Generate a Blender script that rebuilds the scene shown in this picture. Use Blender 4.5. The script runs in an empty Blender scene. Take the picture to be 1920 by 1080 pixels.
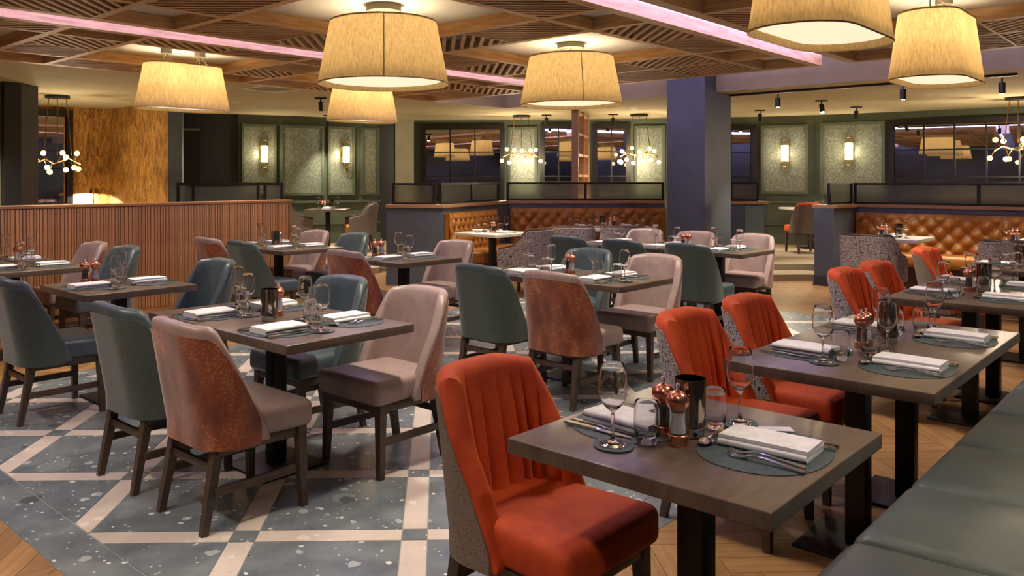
import bpy, math, random
from math import sin, cos, pi, radians, sqrt, atan2, floor as mfloor
random.seed(7)
SC = bpy.context.scene
COL = SC.collection
# ---------------------------------------------------------------- camera, world, exposure
VIEW = radians(43.6)                                   # view direction measured from the room's X axis
cam_d = bpy.data.cameras.new('camera'); cam = bpy.data.objects.new('camera', cam_d); COL.objects.link(cam)
cam.location = (0, 0, 1.4627); cam.rotation_euler = (pi/2, 0, VIEW - pi/2)
cam_d.sensor_width = 36; cam_d.lens = 1529*36/1920; cam_d.shift_x = 100/1920; cam_d.shift_y = -(540-334.75)/1920
cam_d.clip_start = .05; cam_d.clip_end = 100
SC.camera = cam
W = bpy.data.worlds.new('world'); SC.world = W; W.use_nodes = True
W.node_tree.nodes['Background'].inputs[0].default_value = (.9, .85, 1, 1); W.node_tree.nodes['Background'].inputs[1].default_value = .0
SC.view_settings.view_transform = 'Standard'; SC.view_settings.look = 'None'; SC.view_settings.gamma = 1
SC.view_settings.use_curve_mapping = False
SC.view_settings.exposure = EXPOSURE = 0.6
SC.cycles.max_bounces = 12; SC.cycles.diffuse_bounces = 3; SC.cycles.glossy_bounces = 4; SC.cycles.transmission_bounces = 12
SC.cycles.caustics_reflective = False; SC.cycles.caustics_refractive = False; SC.cycles.sample_clamp_indirect = 4; SC.cycles.transparent_max_bounces = 24
LAMP_GAIN = 1.0
def light(kind, name, loc, power, color, rot=(0, 0, 0), **kw):
    d = bpy.data.lights.new(name, kind); d.energy = power*LAMP_GAIN; d.color = color
    for k, v in kw.items(): setattr(d, k, v)
    o = bpy.data.objects.new(name, d); COL.objects.link(o); o.location = loc; o.rotation_euler = rot
    return o
WARM = (1, .80, .55); WARM2 = (1, .86, .68); PURPLE = (.54, .45, 1)

# ---------------------------------------------------------------- materials
MATS = {}
def srgb(h):
    h = h.lstrip('#'); c = [int(h[i:i+2], 16)/255 for i in (0, 2, 4)]
    return tuple(x/12.92 if x <= .04045 else ((x+.055)/1.055)**2.4 for x in c) + (1,)
class NT:
    def __init__(s, m): s.t = m.node_tree; s.n = s.t.nodes; s.l = s.t.links
    def add(s, kind, ins=None, **kw):
        n = s.n.new(kind)
        for k, v in kw.items(): setattr(n, k, v)
        for k, v in (ins or {}).items():
            if isinstance(v, bpy.types.NodeSocket): s.l.new(v, n.inputs[k])
            else: n.inputs[k].default_value = v
        return n
    def math(s, op, a, b=0.0, c=0.0): return s.add('ShaderNodeMath', {0: a, 1: b, 2: c}, operation=op).outputs[0]
    def coords(s, scale=(1, 1, 1), rot=(0, 0, 0)):
        tc = s.add('ShaderNodeTexCoord')
        return s.add('ShaderNodeMapping', {0: tc.outputs['Object'], 'Scale': scale, 'Rotation': rot}).outputs[0]
    def noise(s, co, scale, detail=3, rough=.6): return s.add('ShaderNodeTexNoise', {'Vector': co, 'Scale': scale, 'Detail': detail, 'Roughness': rough}).outputs[0]
    def ramp(s, fac, stops, interp='LINEAR'):
        r = s.add('ShaderNodeValToRGB', {0: fac}); r.color_ramp.interpolation = interp
        e = r.color_ramp.elements
        while len(e) < len(stops): e.new(.5)
        for i, (p, c) in enumerate(stops): e[i].position = p; e[i].color = c if not isinstance(c, str) else srgb(c)
        return r.outputs[0]
    def mix(s, f, a, b):
        n = s.add('ShaderNodeMix', data_type='RGBA')
        for i, v in ((0, f), (6, a), (7, b)):
            if isinstance(v, bpy.types.NodeSocket): s.l.new(v, n.inputs[i])
            else: n.inputs[i].default_value = v
        return n.outputs[2]
def pbr(name, col='#808080', rough=.5, metal=0., fn=None, bump=None, **kw):
    if name in MATS: return MATS[name]
    m = bpy.data.materials.new(name); m.use_nodes = True; MATS[name] = m
    t = NT(m); b = t.n['Principled BSDF']
    b.inputs['Base Color'].default_value = srgb(col) if isinstance(col, str) else col
    b.inputs['Roughness'].default_value = rough; b.inputs['Metallic'].default_value = metal
    for k, v in kw.items(): b.inputs[k.replace('_', ' ')].default_value = v
    if fn:
        r = fn(t); t.l.new(r[0] if isinstance(r, tuple) else r, b.inputs['Base Color'])
        if isinstance(r, tuple):
            bp = t.add('ShaderNodeBump', {'Strength': r[2], 'Distance': r[3], 'Height': r[1]}); t.l.new(bp.outputs[0], b.inputs['Normal'])
    return m
def f_noise(c1, c2, scale, detail=3, stretch=(1, 1, 1), lo=.35, hi=.65, bump=0, dist=.002):
    def fn(t):
        v = t.noise(t.coords(stretch), scale, detail); c = t.ramp(v, [(lo, c1), (hi, c2)])
        return (c, v, bump, dist) if bump else c
    return fn
def f_wood(c1, c2, c3, s=1.0):
    def fn(t):
        v = t.noise(t.coords((1.2*s, 14*s, 14*s)), 3.2, 5, .65)
        info = t.add('ShaderNodeObjectInfo').outputs['Random']
        c = t.ramp(v, [(.3, c1), (.5, c2), (.72, c3)])
        k = t.math('MULTIPLY_ADD', info, .35, .82)
        hs = t.add('ShaderNodeHueSaturation', {'Value': k, 'Color': c}).outputs[0]
        return hs, v, .15, .002
    return fn
def f_terrazzo(base1, base2, chips):
    def fn(t):
        co = t.coords(); c = t.ramp(t.noise(co, 4.5, 4), [(.3, base1), (.7, base2)])
        wob = t.add('ShaderNodeVectorMath', {0: co, 1: t.add('ShaderNodeVectorMath', {0: t.add('ShaderNodeTexNoise', {'Vector': co, 'Scale': 14., 'Detail': 2.}).outputs[1], 'Scale': .05}, operation='SCALE').outputs[0]}, operation='ADD').outputs[0]
        for sc, thr, size, colr in chips:
            v = t.add('ShaderNodeTexVoronoi', {'Vector': wob, 'Scale': sc}, feature='F1')
            sep = t.add('ShaderNodeSeparateColor', {0: v.outputs['Color']})
            a = t.math('GREATER_THAN', sep.outputs[0], thr)
            sz = t.math('MULTIPLY', sep.outputs[1], size)
            b = t.math('LESS_THAN', v.outputs['Distance'], sz)
            c = t.mix(t.math('MULTIPLY', a, b), c, srgb(colr))
        return c
    return fn
def f_tweed(cols, sc=1.0, lo=.02):
    def fn(t):
        a = t.noise(t.coords((60*sc, 60*sc, 420*sc)), 1.0, 1); b = t.noise(t.coords((420*sc, 420*sc, 60*sc)), 1.0, 1)
        v = t.math('MULTIPLY_ADD', t.math('SUBTRACT', a, b), 2.6, .5)
        n = len(cols)
        return t.ramp(v, [(max(0, (i+.02)/n), c) for i, c in enumerate(cols)], 'CONSTANT'), v, .5, .003
    return fn
def f_wallpaper(t):
    tc = t.add('ShaderNodeTexCoord').outputs['Object']; s = t.add('ShaderNodeSeparateXYZ', {0: tc})
    u = t.math('ADD', s.outputs[0], s.outputs[1]); tri = t.math('PINGPONG', u, .06)
    w = t.math('ADD', t.math('MULTIPLY_ADD', tri, 2.6, s.outputs[2]), t.math('MULTIPLY', t.noise(t.coords(), 6, 2), .35))
    cell = t.math('FLOOR', t.math('DIVIDE', u, .06))
    cv = t.add('ShaderNodeCombineXYZ', {0: t.math('MULTIPLY', w, 11), 1: t.math('MULTIPLY', u, 16), 2: t.math('MULTIPLY', cell, 3.7)}).outputs[0]
    v = t.noise(cv, 1.0, 3, .7); big = t.noise(t.coords(), 3.5, 2)
    v2 = t.math('ADD', v, t.math('MULTIPLY_ADD', big, .3, -.15))
    return t.ramp(v2, [(.32, '#5e3f1a'), (.45, '#96692f'), (.55, '#b5843c'), (.68, '#d0a35c')])
def f_chenille(t):
    co = t.coords()
    big = t.noise(t.coords((1, 1, .55)), 9, 3); fine = t.noise(t.coords((1, 1, 1.6)), 95, 3, .75)
    c = t.ramp(big, [(.35, '#6b2d12'), (.62, '#92461d')])
    fac = t.ramp(t.math('MULTIPLY_ADD', t.math('SUBTRACT', big, .5), .5, fine), [(.56, (0, 0, 0, 1)), (.68, (.55, .55, .55, 1))])
    return t.mix(fac, c, srgb('#c9987c')), fine, .35, .002
def f_linen(t):
    v = t.noise(t.coords((26, 26, 2.2)), 3.0, 4, .7); w = t.noise(t.coords((1, 1, .3)), 120, 2)
    return t.ramp(t.math('MULTIPLY_ADD', w, .3, t.math('MULTIPLY', v, .8)), [(.3, '#8f7850'), (.55, '#b59d70'), (.75, '#c6af84')])
def emis(name, col, strength, base=(.8, .8, .8, 1)):
    m = pbr(name, base, .5); b = m.node_tree.nodes['Principled BSDF']
    b.inputs['Emission Color'].default_value = tuple(col)+(1,); b.inputs['Emission Strength'].default_value = strength
    return m
def glass(name, col=(1, 1, 1, 1), ior=1.45, rough=0.):
    return pbr(name, col, rough, Transmission_Weight=1., IOR=ior)
def cloth_translucent(name, fn, amount):
    m = bpy.data.materials.new(name); m.use_nodes = True; MATS[name] = m; t = NT(m)
    c = fn(t); out = t.n['Material Output']; t.n.remove(t.n['Principled BSDF'])
    d = t.add('ShaderNodeBsdfDiffuse', {0: c}); tr = t.add('ShaderNodeBsdfTranslucent', {0: c})
    mx = t.add('ShaderNodeMixShader', {0: amount, 1: d.outputs[0], 2: tr.outputs[0]}); t.l.new(mx.outputs[0], out.inputs[0])
    return m
oak = pbr('oak_beam', rough=.55, fn=f_wood('#a98359', '#c9a273', '#d8b58a'))
oak_slat = pbr('oak_slat', rough=.6, fn=f_wood('#9a7650', '#b8926a', '#caa67e'))
cherry = pbr('partition_timber', rough=.5, fn=f_wood('#a2734a', '#bf8d5d', '#cfa376'))
parquet = pbr('oak_parquet', rough=.38, fn=f_wood('#7a5a38', '#977148', '#ac875a', .8))
capwood = pbr('oak_capping', rough=.45, fn=f_wood('#99714f', '#b28860', '#c39b74'))
walnut = pbr('chair_wood', rough=.45, fn=f_wood('#3a2e26', '#4a3b30', '#594939', 1.5))
table_m = pbr('dark_table_timber', rough=.30, fn=f_noise('#55483e', '#68594d', 6, 4, (1, 5, 1)))
edge_m = pbr('dark_table_edge', rough=.4, fn=f_noise('#3a322c', '#453b33', 6, 4, (1, 5, 1)))
pale_top = pbr('pale_table_top', rough=.25, fn=f_noise('#cfc8bd', '#e0dbd2', 5))
blackm = pbr('black_powder_metal', '#15130f', .42, .2)
black_frame = pbr('black_frame', '#1b1916', .35, .1)
steel = pbr('polished_steel', '#d8d4cc', .16, 1.)
chrome_dark = pbr('dark_polished_metal', '#8c8174', .08, 1.)
copper = pbr('brushed_copper', rough=.24, metal=1., fn=f_noise('#d98a6c', '#eeb096', 40, 2, (1, 1, .1)))
def thin_glass(name, keep):                              # thin clear glass: Fresnel glints over a clear body
    m = bpy.data.materials.new(name); m.use_nodes = True; MATS[name] = m; t = NT(m); out = t.n['Material Output']; t.n.remove(t.n['Principled BSDF'])
    gl = t.add('ShaderNodeBsdfGlossy', {0: (1, 1, 1, 1), 'Roughness': .02}); tr = t.add('ShaderNodeBsdfTransparent', {0: (.97, .975, .975, 1)})
    fr = t.math('MULTIPLY_ADD', t.math('POWER', t.add('ShaderNodeLayerWeight', {0: .5}).outputs['Facing'], 3.5), keep, .05)
    t.l.new(t.add('ShaderNodeMixShader', {0: fr, 1: tr.outputs[0], 2: gl.outputs[0]}).outputs[0], out.inputs[0]); return m
clear = glass('clear_glass', (1, 1, 1, 1), 1.38); mill_glass = thin_glass('mill_acrylic', .55)
reeded = pbr('reeded_glass', (.55, .57, .48, 1), .22, Transmission_Weight=.88, IOR=1.2)
salt = pbr('salt', '#e4e0e4', .8, fn=f_noise('#d0ccd2', '#f2f0f2', 260, 1)); pepper = pbr('peppercorns', '#2a1d18', .6, fn=f_noise('#120d0b', '#4a3428', 160, 1))
napkin_m = pbr('white_linen', rough=.85, fn=f_noise('#e6e3e6', '#f4f2f3', 30, 2, bump=.1))
mat_m = pbr('grey_green_leatherette', '#3f4e50', .55, fn=f_noise('#37464a', '#465558', 60, 2))
pink = pbr('mauve_leather', rough=.36, fn=f_noise('#968280', '#a48f8b', 12, 3, bump=.08))
teal = pbr('teal_leather', rough=.38, fn=f_noise('#455257', '#505e64', 12, 3, bump=.08))
greenfab = pbr('green_wool', rough=.9, fn=f_noise('#36423d', '#4a564f', 140, 3, (1, 1, 1), bump=.4), Sheen_Weight=.3)
chenille = pbr('rust_chenille', rough=.85, fn=f_chenille, Sheen_Weight=.4)
velvet = pbr('orange_red_velvet', rough=.75, fn=f_noise('#b43810', '#cc4e18', 9, 3), Sheen_Weight=.6, Sheen_Roughness=.35, Sheen_Tint=(1, .35, .1, 1))
tweed = pbr('black_white_tweed', rough=.9, fn=f_tweed(['#1f1c22', '#e0d8d8', '#2b262c', '#cfc4c4', '#3a333a', '#e5dedd', '#9a8a86', '#1f1c22'], .4))
tweed_big = pbr('bold_tweed', rough=.9, fn=f_tweed(['#1f1c22', '#d8cfcf', '#2b262c', '#b5a6a8', '#4a3f44', '#e5dedd', '#a87b74', '#1f1c22'], .3))
tweed_fine = pbr('grey_tweed', rough=.9, fn=f_tweed(['#4b4037', '#857465', '#a99884', '#5e5146', '#c0b09b', '#6b5c50'], 2.2))
greyfab = pbr('taupe_wool', rough=.9, fn=f_noise('#5c5047', '#74675c', 110, 3, bump=.3))
trim_leather = pbr('brown_leather_piping', '#3a2620', .4)
tan_leather = pbr('tan_leather', rough=.42, fn=f_noise('#965e20', '#ae722c', 7, 3))
bench_leather = pbr('grey_green_bench_leather', rough=.36, fn=f_noise('#4e5756', '#5a6261', 5, 3))
navy = pbr('navy_paint', rough=.5, fn=f_noise('#515a62', '#5a646d', 2.5))
navy_dark = pbr('dark_navy_paint', '#22272d', .5)
door_black = pbr('black_door_paint', '#0e0f10', .5)
green_wall = pbr('olive_green_paint', rough=.5, fn=f_noise('#4a5342', '#525b49', 2))
cream_wall = pbr('cream_plaster', rough=.8, fn=f_noise('#9c9a84', '#a8a690', 2))
panel_m = pbr('silver_leaf_wallpaper', rough=.38, metal=.35, fn=f_noise('#6d7464', '#949a86', 55, 4, (1, 1, .7), .42, .6, bump=.2))
wallpaper = pbr('gold_feather_wallpaper', rough=.5, fn=f_wallpaper)
ceil_m = pbr('ceiling_plaster', rough=.9, fn=f_noise('#b5a783', '#bfb18d', 1.5))
white_panel = pbr('white_ceiling_panel', rough=.8, fn=f_noise('#cfc9bd', '#d8d2c6', 2))
terrazzo = pbr('dark_terrazzo', rough=.27, fn=f_terrazzo('#5c656e', '#7e868c', [(5, .8, .42, '#7b848b'), (8, .85, .42, '#56585c'), (13, .6, .33, '#a6adb0'), (22, .68, .3, '#d8dad8'), (38, .72, .3, '#c3c7c7')]))
cream_terrazzo = pbr('cream_terrazzo', rough=.27, fn=f_terrazzo('#c9bbb4', '#d8ccc4', [(14, .6, .4, '#e0d6d0'), (30, .8, .3, '#bcaea6')]))
grout = pbr('grout', '#8d9092', .7); subfloor = pbr('subfloor', '#4b3f33', .8)
carpet = pbr('beige_carpet', rough=.95, fn=f_noise('#8a7b62', '#9c8c72', 160, 2, bump=.3))
mirror = pbr('mirror_glass', (.62, .62, .64, 1), .015, 1.)
brass = pbr('aged_brass', '#a8813e', .25, 1.)
linen = cloth_translucent('linen_shade', f_linen, .5)
linen_hem = pbr('linen_hem', '#b09a72', .8)
diffuser_m = emis('lit_diffuser', (1, .86, .58), .62, (.85, .8, .7, 1))
shade_inner = pbr('shade_lining', '#f5ecd8', .8)
bulb_m = emis('lit_globe_bulb', (1, .66, .2), 1.9)
sconce_m = emis('lit_sconce_shade', (1, .72, .28), 1.6)
led_m = emis('purple_led', PURPLE, 17)
spot_m = emis('lit_spot_lens', (1, .93, .8), 25)
grey_plastic = pbr('grey_canopy_metal', '#6f6a5c', .5, .3)
paper_card = pbr('white_card', '#dcd7e6', .7)
PEND, DOWN, DOWN2, SPOT, CHAN, SCON, DOWNK = 14., 105., 225., 130., 70., 11., 0.
# ---------------------------------------------------------------- mesh helpers
class G:
    def __init__(s): s.v = []; s.f = []; s.mi = []
    def add(s, vs, fs, mi=0):
        n = len(s.v); s.v += [tuple(p) for p in vs]; s.f += [tuple(i+n for i in f) for f in fs]; s.mi += [mi]*len(fs); return s
    def box(s, x0, x1, y0, y1, z0, z1, mi=0):
        return s.add([(x0, y0, z0), (x1, y0, z0), (x1, y1, z0), (x0, y1, z0), (x0, y0, z1), (x1, y0, z1), (x1, y1, z1), (x0, y1, z1)],
                     [(3, 2, 1, 0), (4, 5, 6, 7), (0, 1, 5, 4), (1, 2, 6, 5), (2, 3, 7, 6), (3, 0, 4, 7)], mi)
    def prism(s, poly, z0, z1, mi=0, top=None):
        n = len(poly); t = top or poly
        return s.add([(x, y, z0) for x, y in poly]+[(x, y, z1) for x, y in t],
                     [tuple(range(n-1, -1, -1)), tuple(range(n, 2*n))]+[(i, (i+1) % n, n+(i+1) % n, n+i) for i in range(n)], mi)
    def taper(s, a, b, wa, wb, mi=0):          # square bar from a to b, half widths wa, wb (horizontal section)
        vs = [(a[0]+dx*wa, a[1]+dy*wa, a[2]) for dx, dy in ((-1, -1), (1, -1), (1, 1), (-1, 1))]+[(b[0]+dx*wb, b[1]+dy*wb, b[2]) for dx, dy in ((-1, -1), (1, -1), (1, 1), (-1, 1))]
        return s.add(vs, [(3, 2, 1, 0), (4, 5, 6, 7), (0, 1, 5, 4), (1, 2, 6, 5), (2, 3, 7, 6), (3, 0, 4, 7)], mi)
    def lathe(s, prof, n=24, mi=0, c=(0, 0)):
        m = len(prof); vs = []; fs = []
        for i in range(n):
            a = 2*pi*i/n
            for r, z in prof: vs.append((c[0]+r*cos(a), c[1]+r*sin(a), z))
        for i in range(n):
            j = (i+1) % n
            for k in range(m-1): fs.append((i*m+k, j*m+k, j*m+k+1, i*m+k+1))
        s.add(vs, fs, mi)
        if prof[0][0] > 1e-5: s.add([vs[i*m] for i in range(n)], [tuple(range(n-1, -1, -1))], mi)
        if prof[-1][0] > 1e-5: s.add([vs[i*m+m-1] for i in range(n)], [tuple(range(n))], mi)
        return s
    def tube(s, pts, r, n=8, mi=0, caps=True):
        vs = []; fs = []; m = len(pts); up = (0, 0, 1)
        for i, p in enumerate(pts):
            q = pts[min(i+1, m-1)]; o = pts[max(i-1, 0)]
            t = [q[k]-o[k] for k in range(3)]; L = sqrt(sum(x*x for x in t)) or 1; t = [x/L for x in t]
            u = up if abs(t[2]) < .95 else (1, 0, 0)
            a = (t[1]*u[2]-t[2]*u[1], t[2]*u[0]-t[0]*u[2], t[0]*u[1]-t[1]*u[0]); L = sqrt(sum(x*x for x in a)); a = [x/L for x in a]
            b = (t[1]*a[2]-t[2]*a[1], t[2]*a[0]-t[0]*a[2], t[0]*a[1]-t[1]*a[0])
            rr = r[i] if isinstance(r, (list, tuple)) else r
            for k in range(n):
                w = 2*pi*k/n; vs.append(tuple(p[j]+rr*(cos(w)*a[j]+sin(w)*b[j]) for j in range(3)))
        for i in range(m-1):
            for k in range(n): fs.append((i*n+k, (i+1)*n+k, (i+1)*n+(k+1) % n, i*n+(k+1) % n))
        if caps: fs += [tuple(range(n)), tuple((m-1)*n+k for k in range(n-1, -1, -1))]
        return s.add(vs, fs, mi)
    def rbox(s, x0, x1, y0, y1, z0, z1, r, k=3, mi=0, shape=None):   # rounded box
        hx, hy, hz = (x1-x0)/2, (y1-y0)/2, (z1-z0)/2; c = ((x0+x1)/2, (y0+y1)/2, (z0+z1)/2)
        def line(h): return [-h+r*(1-cos(pi/2*i/k)) for i in range(k)]+([-h+r, h-r] if h-r > 1e-4 else [0])+[h-r*(1-cos(pi/2*(k-1-i)/k)) for i in range(k)]
        ax = [line(hx), line(hy), line(hz)]; idx = {}; vs = []; fs = []
        def vert(p):
            key = tuple(round(q, 5) for q in p)
            if key not in idx:
                h = (hx, hy, hz); inn = [max(-h[i]+r, min(h[i]-r, p[i])) for i in range(3)]
                d = [p[i]-inn[i] for i in range(3)]; L = sqrt(sum(x*x for x in d))
                q = [inn[i]+d[i]/L*r for i in range(3)] if L > 1e-7 else list(p)
                q = [q[i]+c[i] for i in range(3)]
                if shape: q = shape(*q)
                idx[key] = len(vs); vs.append(tuple(q))
            return idx[key]
        for a in range(3):
            b, d = (a+1) % 3, (a+2) % 3
            for sg in (-1, 1):
                h = (hx, hy, hz)[a]*sg
                for i in range(len(ax[b])-1):
                    for j in range(len(ax[d])-1):
                        q = []
                        for (ii, jj) in ((i, j), (i+1, j), (i+1, j+1), (i, j+1)):
                            p = [0, 0, 0]; p[a] = h; p[b] = ax[b][ii]; p[d] = ax[d][jj]; q.append(vert(p))
                        if sg < 0: q.reverse()
                        if len(set(q)) == 4: fs.append(tuple(q))
        return s.add(vs, fs, mi)
    def grid(s, fn, nu, nv, mi=0, closed_u=False):
        vs = [fn(i/(nu if closed_u else nu-1), j/(nv-1)) for i in range(nu) for j in range(nv)]
        fs = []
        for i in range(nu if closed_u else nu-1):
            k = (i+1) % nu
            for j in range(nv-1): fs.append((i*nv+j, k*nv+j, k*nv+j+1, i*nv+j+1))
        return s.add(vs, fs, mi)
    def mesh(s, name, mats, smooth=True, angle=40):
        m = bpy.data.meshes.new(name); m.from_pydata(s.v, [], s.f)
        for x in (mats if isinstance(mats, (list, tuple)) else [mats]): m.materials.append(x)
        if any(s.mi): m.polygons.foreach_set('material_index', s.mi)
        if smooth:
            m.polygons.foreach_set('use_smooth', [True]*len(m.polygons))
            m.set_sharp_from_angle(angle=radians(angle))
        m.update(); return m
def obj(name, mesh, parent=None, loc=(0, 0, 0), rot=(0, 0, 0), scale=None):
    o = bpy.data.objects.new(name, mesh); COL.objects.link(o); o.location = loc; o.rotation_euler = rot
    if scale: o.scale = scale
    if parent: o.parent = parent
    return o
def tag(o, label=None, cat=None, group=None, kind=None):
    if label: o['label'] = label
    if cat: o['category'] = cat
    if group: o['group'] = group
    if kind: o['kind'] = kind
    return o
def thing(name, label, cat, loc=(0, 0, 0), rz=0, group=None):
    o = bpy.data.objects.new(name, None); COL.objects.link(o); o.location = loc; o.rotation_euler = (0, 0, rz); o.empty_display_size = .1
    return tag(o, label, cat, group)
CACHE = {}
def cached(key, fn):
    if key not in CACHE: CACHE[key] = fn()
    return CACHE[key]
def clip(poly, x0, x1, y0, y1):
    def cut(P, f):
        out = []
        for i in range(len(P)):
            a, b = P[i], P[(i+1) % len(P)]; fa, fb = f(a), f(b)
            if fa >= 0: out.append(a)
            if (fa > 0 > fb) or (fa < 0 < fb):
                k = fa/(fa-fb); out.append((a[0]+(b[0]-a[0])*k, a[1]+(b[1]-a[1])*k))
        return out
    for f in (lambda p: p[0]-x0, lambda p: x1-p[0], lambda p: p[1]-y0, lambda p: y1-p[1]):
        if poly: poly = cut(poly, f)
    return poly
def area(P): return abs(sum(P[i][0]*P[(i+1) % len(P)][1]-P[(i+1) % len(P)][0]*P[i][1] for i in range(len(P))))/2
def rot2(x, y, a): return (x*cos(a)-y*sin(a), x*sin(a)+y*cos(a))
def D(u, d):                                           # plan point at bearing u (photo column) and depth d
    r = (u-860)*d/1529; return (d*cos(VIEW)+r*sin(VIEW), d*sin(VIEW)-r*cos(VIEW))
def bar(name, a, b, w, h, mat, parent, z=None):         # straight timber from a to b (3D, centre line), local x along it
    L = sqrt(sum((b[i]-a[i])**2 for i in range(3)))
    me = cached(('bar', round(L, 3), w, h, mat.name), lambda: G().box(-L/2, L/2, -w/2, w/2, -h/2, h/2).mesh(name, mat, False))
    yaw = atan2(b[1]-a[1], b[0]-a[0]); pitch = -math.asin((b[2]-a[2])/L)
    return obj(name, me, parent, tuple((a[i]+b[i])/2 for i in range(3)), (0, pitch, yaw))
# ---------------------------------------------------------------- floor
FX0, FX1, FY0, FY1 = -2.5, 16.9, -1.3, 15.0
TX0, TX1, TY0, TY1 = 1.175, 9.0, 1.74, 6.36            # terrazzo rug in the parquet
floor = tag(obj('floor', G().box(FX0, FX1, FY0, FY1, -.12, -.012).mesh('floor', subfloor, False)), 'oak herringbone parquet floor with an inlaid dark terrazzo field', kind='structure')
def slab(name, poly, mat, z=0., parent=floor, t=.011):
    cx = sum(p[0] for p in poly)/len(poly); cy = sum(p[1] for p in poly)/len(poly)
    return obj(name, G().prism(poly, z-t, z).mesh(name, mat, False), parent)
BX0, BX1, BY0, BY1 = TX0+.205, TX1-.205, TY0+.205, TY1-.205
s_, wd, gp = .696, .105, .0022; O = (1.81, 2.934)
def lat(i, j, du, dv): x, y = rot2(i*s_+du, j*s_+dv, -pi/4); return (O[0]+x, O[1]+y)
for i in range(-14, 14):
    for j in range(-14, 14):
        h = wd/2; q = s_-h
        for nm, m, (u0, u1, v0, v1) in (('terrazzo_tile', terrazzo, (h+gp, q-gp, h+gp, q-gp)), ('cream_strip', cream_terrazzo, (h+gp, q-gp, -h+gp, h-gp)),
                                        ('cream_strip', cream_terrazzo, (-h+gp, h-gp, h+gp, q-gp)), ('terrazzo_square', terrazzo, (-h+gp, h-gp, -h+gp, h-gp))):
            P = clip([lat(i, j, u0, v0), lat(i, j, u1, v0), lat(i, j, u1, v1), lat(i, j, u0, v1)], BX0+.003, BX1-.003, BY0+.003, BY1-.003)
            if len(P) > 2 and area(P) > 3e-4: slab(nm, P, m)
e = .003
for a, b, c, d in ((TX0, BX0, TY0, TY1), (BX1, TX1, TY0, TY1), (BX0, BX1, TY0, BY0), (BX0, BX1, BY1, TY1)):
    slab('terrazzo_border', [(a+e, c+e), (b-e, c+e), (b-e, d-e), (a+e, d-e)], terrazzo)
slab('grout_bed', [(TX0, TY0), (TX1, TY0), (TX1, TY1), (TX0, TY1)], grout, -.0025, t=.009)
# oak planks laid in herringbone at 45 degrees to the room
planks = []; pl, pw = .60, .12
for a in range(-170, 170):
    for b in range(-36, 37):
        u0 = a*pw + b*2*pl/1.0*0; 
        for k in (0, 1):
            if k == 0: x0, y0, x1, y1 = a*pw+b*pl*2, -a*pw*0+a*pw, a*pw+b*pl*2+pl, a*pw+pw
            else: x0, y0, x1, y1 = a*pw+b*pl*2+pl, a*pw-pl+pw, a*pw+b*pl*2+pl+pw, a*pw+pw
            if k == 1: x0, x1 = x0, x0+pw
            cx, cy = rot2((x0+x1)/2, (y0+y1)/2, pi/4)
            if not (-3 < cx < 13 and -2 < cy < 11): continue
            planks.append(((x0, y0, x1, y1), k))
ZONES = [(FX0+.1, TX0, -1.25, 9.6), (TX0, TX1, -1.25, TY0), (TX1, 12.4, -1.25, 8.0), (TX0, TX1, TY1, 9.6)]
pieces = []; g1 = .0012
for (x0, y0, x1, y1), k in planks:
    base = [rot2(x, y, pi/4) for x, y in ((x0+g1, y0+g1), (x1-g1, y0+g1), (x1-g1, y1-g1), (x0+g1, y1-g1))]
    for z in ZONES:
        P = clip(base, *z)
        if len(P) > 2 and area(P) > 1e-3:
            cx = sum(p[0] for p in P)/len(P); cy = sum(p[1] for p in P)/len(P)
            d = cx*cos(VIEW)+cy*sin(VIEW); r = cx*sin(VIEW)-cy*cos(VIEW)
            seen = d > 2 and -.60 < r/d < .72 and 1529*1.4627/d < 760
            pieces.append((0 if seen else 1, d, P, k))
pieces.sort(key=lambda q: q[:2])
rest = G()
for n, (sv, d, P, k) in enumerate(pieces):
    cx = sum(p[0] for p in P)/len(P); cy = sum(p[1] for p in P)/len(P)
    if n < 300:
        a = -(pi/4 + (0 if k == 0 else pi/2)); Q = [rot2(x-cx, y-cy, a) for x, y in P]
        obj('plank', G().prism(Q, -.011, 0).mesh('plank', parquet, False), floor, (cx, cy, 0), (0, 0, -a))
    else: rest.prism(P, -.011, 0)
tag(obj('parquet_planks', rest.mesh('parquet_planks', parquet, False), floor), kind='stuff')
# raised carpeted platform at the back with two low steps
PZ = .18
plat = G()
PLAT = [(FX0+.1, 9.95), (8.6, 9.95), (10.35, 8.78), (12.1, 6.9), (11.95, 5.15), (12.75, 4.35), (12.55, 4.2), (12.55, -1.2), (16.8, -1.2), (16.8, 14.9), (FX0+.1, 14.9)]
plat.prism(PLAT, 0, PZ)
platform = tag(obj('floor_platform', plat.mesh('floor_platform', carpet, False)), 'raised beige carpeted floor at the back of the room', kind='structure')
st = G().prism([(5.9, 9.6), (8.3, 9.6), (8.6, 9.95), (5.9, 9.95)], 0, .09)
tag(obj('carpeted_step', st.mesh('carpeted_step', carpet, False)), 'low carpeted step between slatted partition and blue pier', 'step')
st = G().prism([(11.45, 4.85), (12.1, 4.24), (12.45, 4.3), (12.4, 4.7), (11.95, 5.15), (11.6, 5.3), (11.28, 5.02)], 0, .09)
tag(obj('carpeted_step', st.mesh('carpeted_step', carpet, False)), 'low carpeted step beside the tall blue column', 'step')

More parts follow.
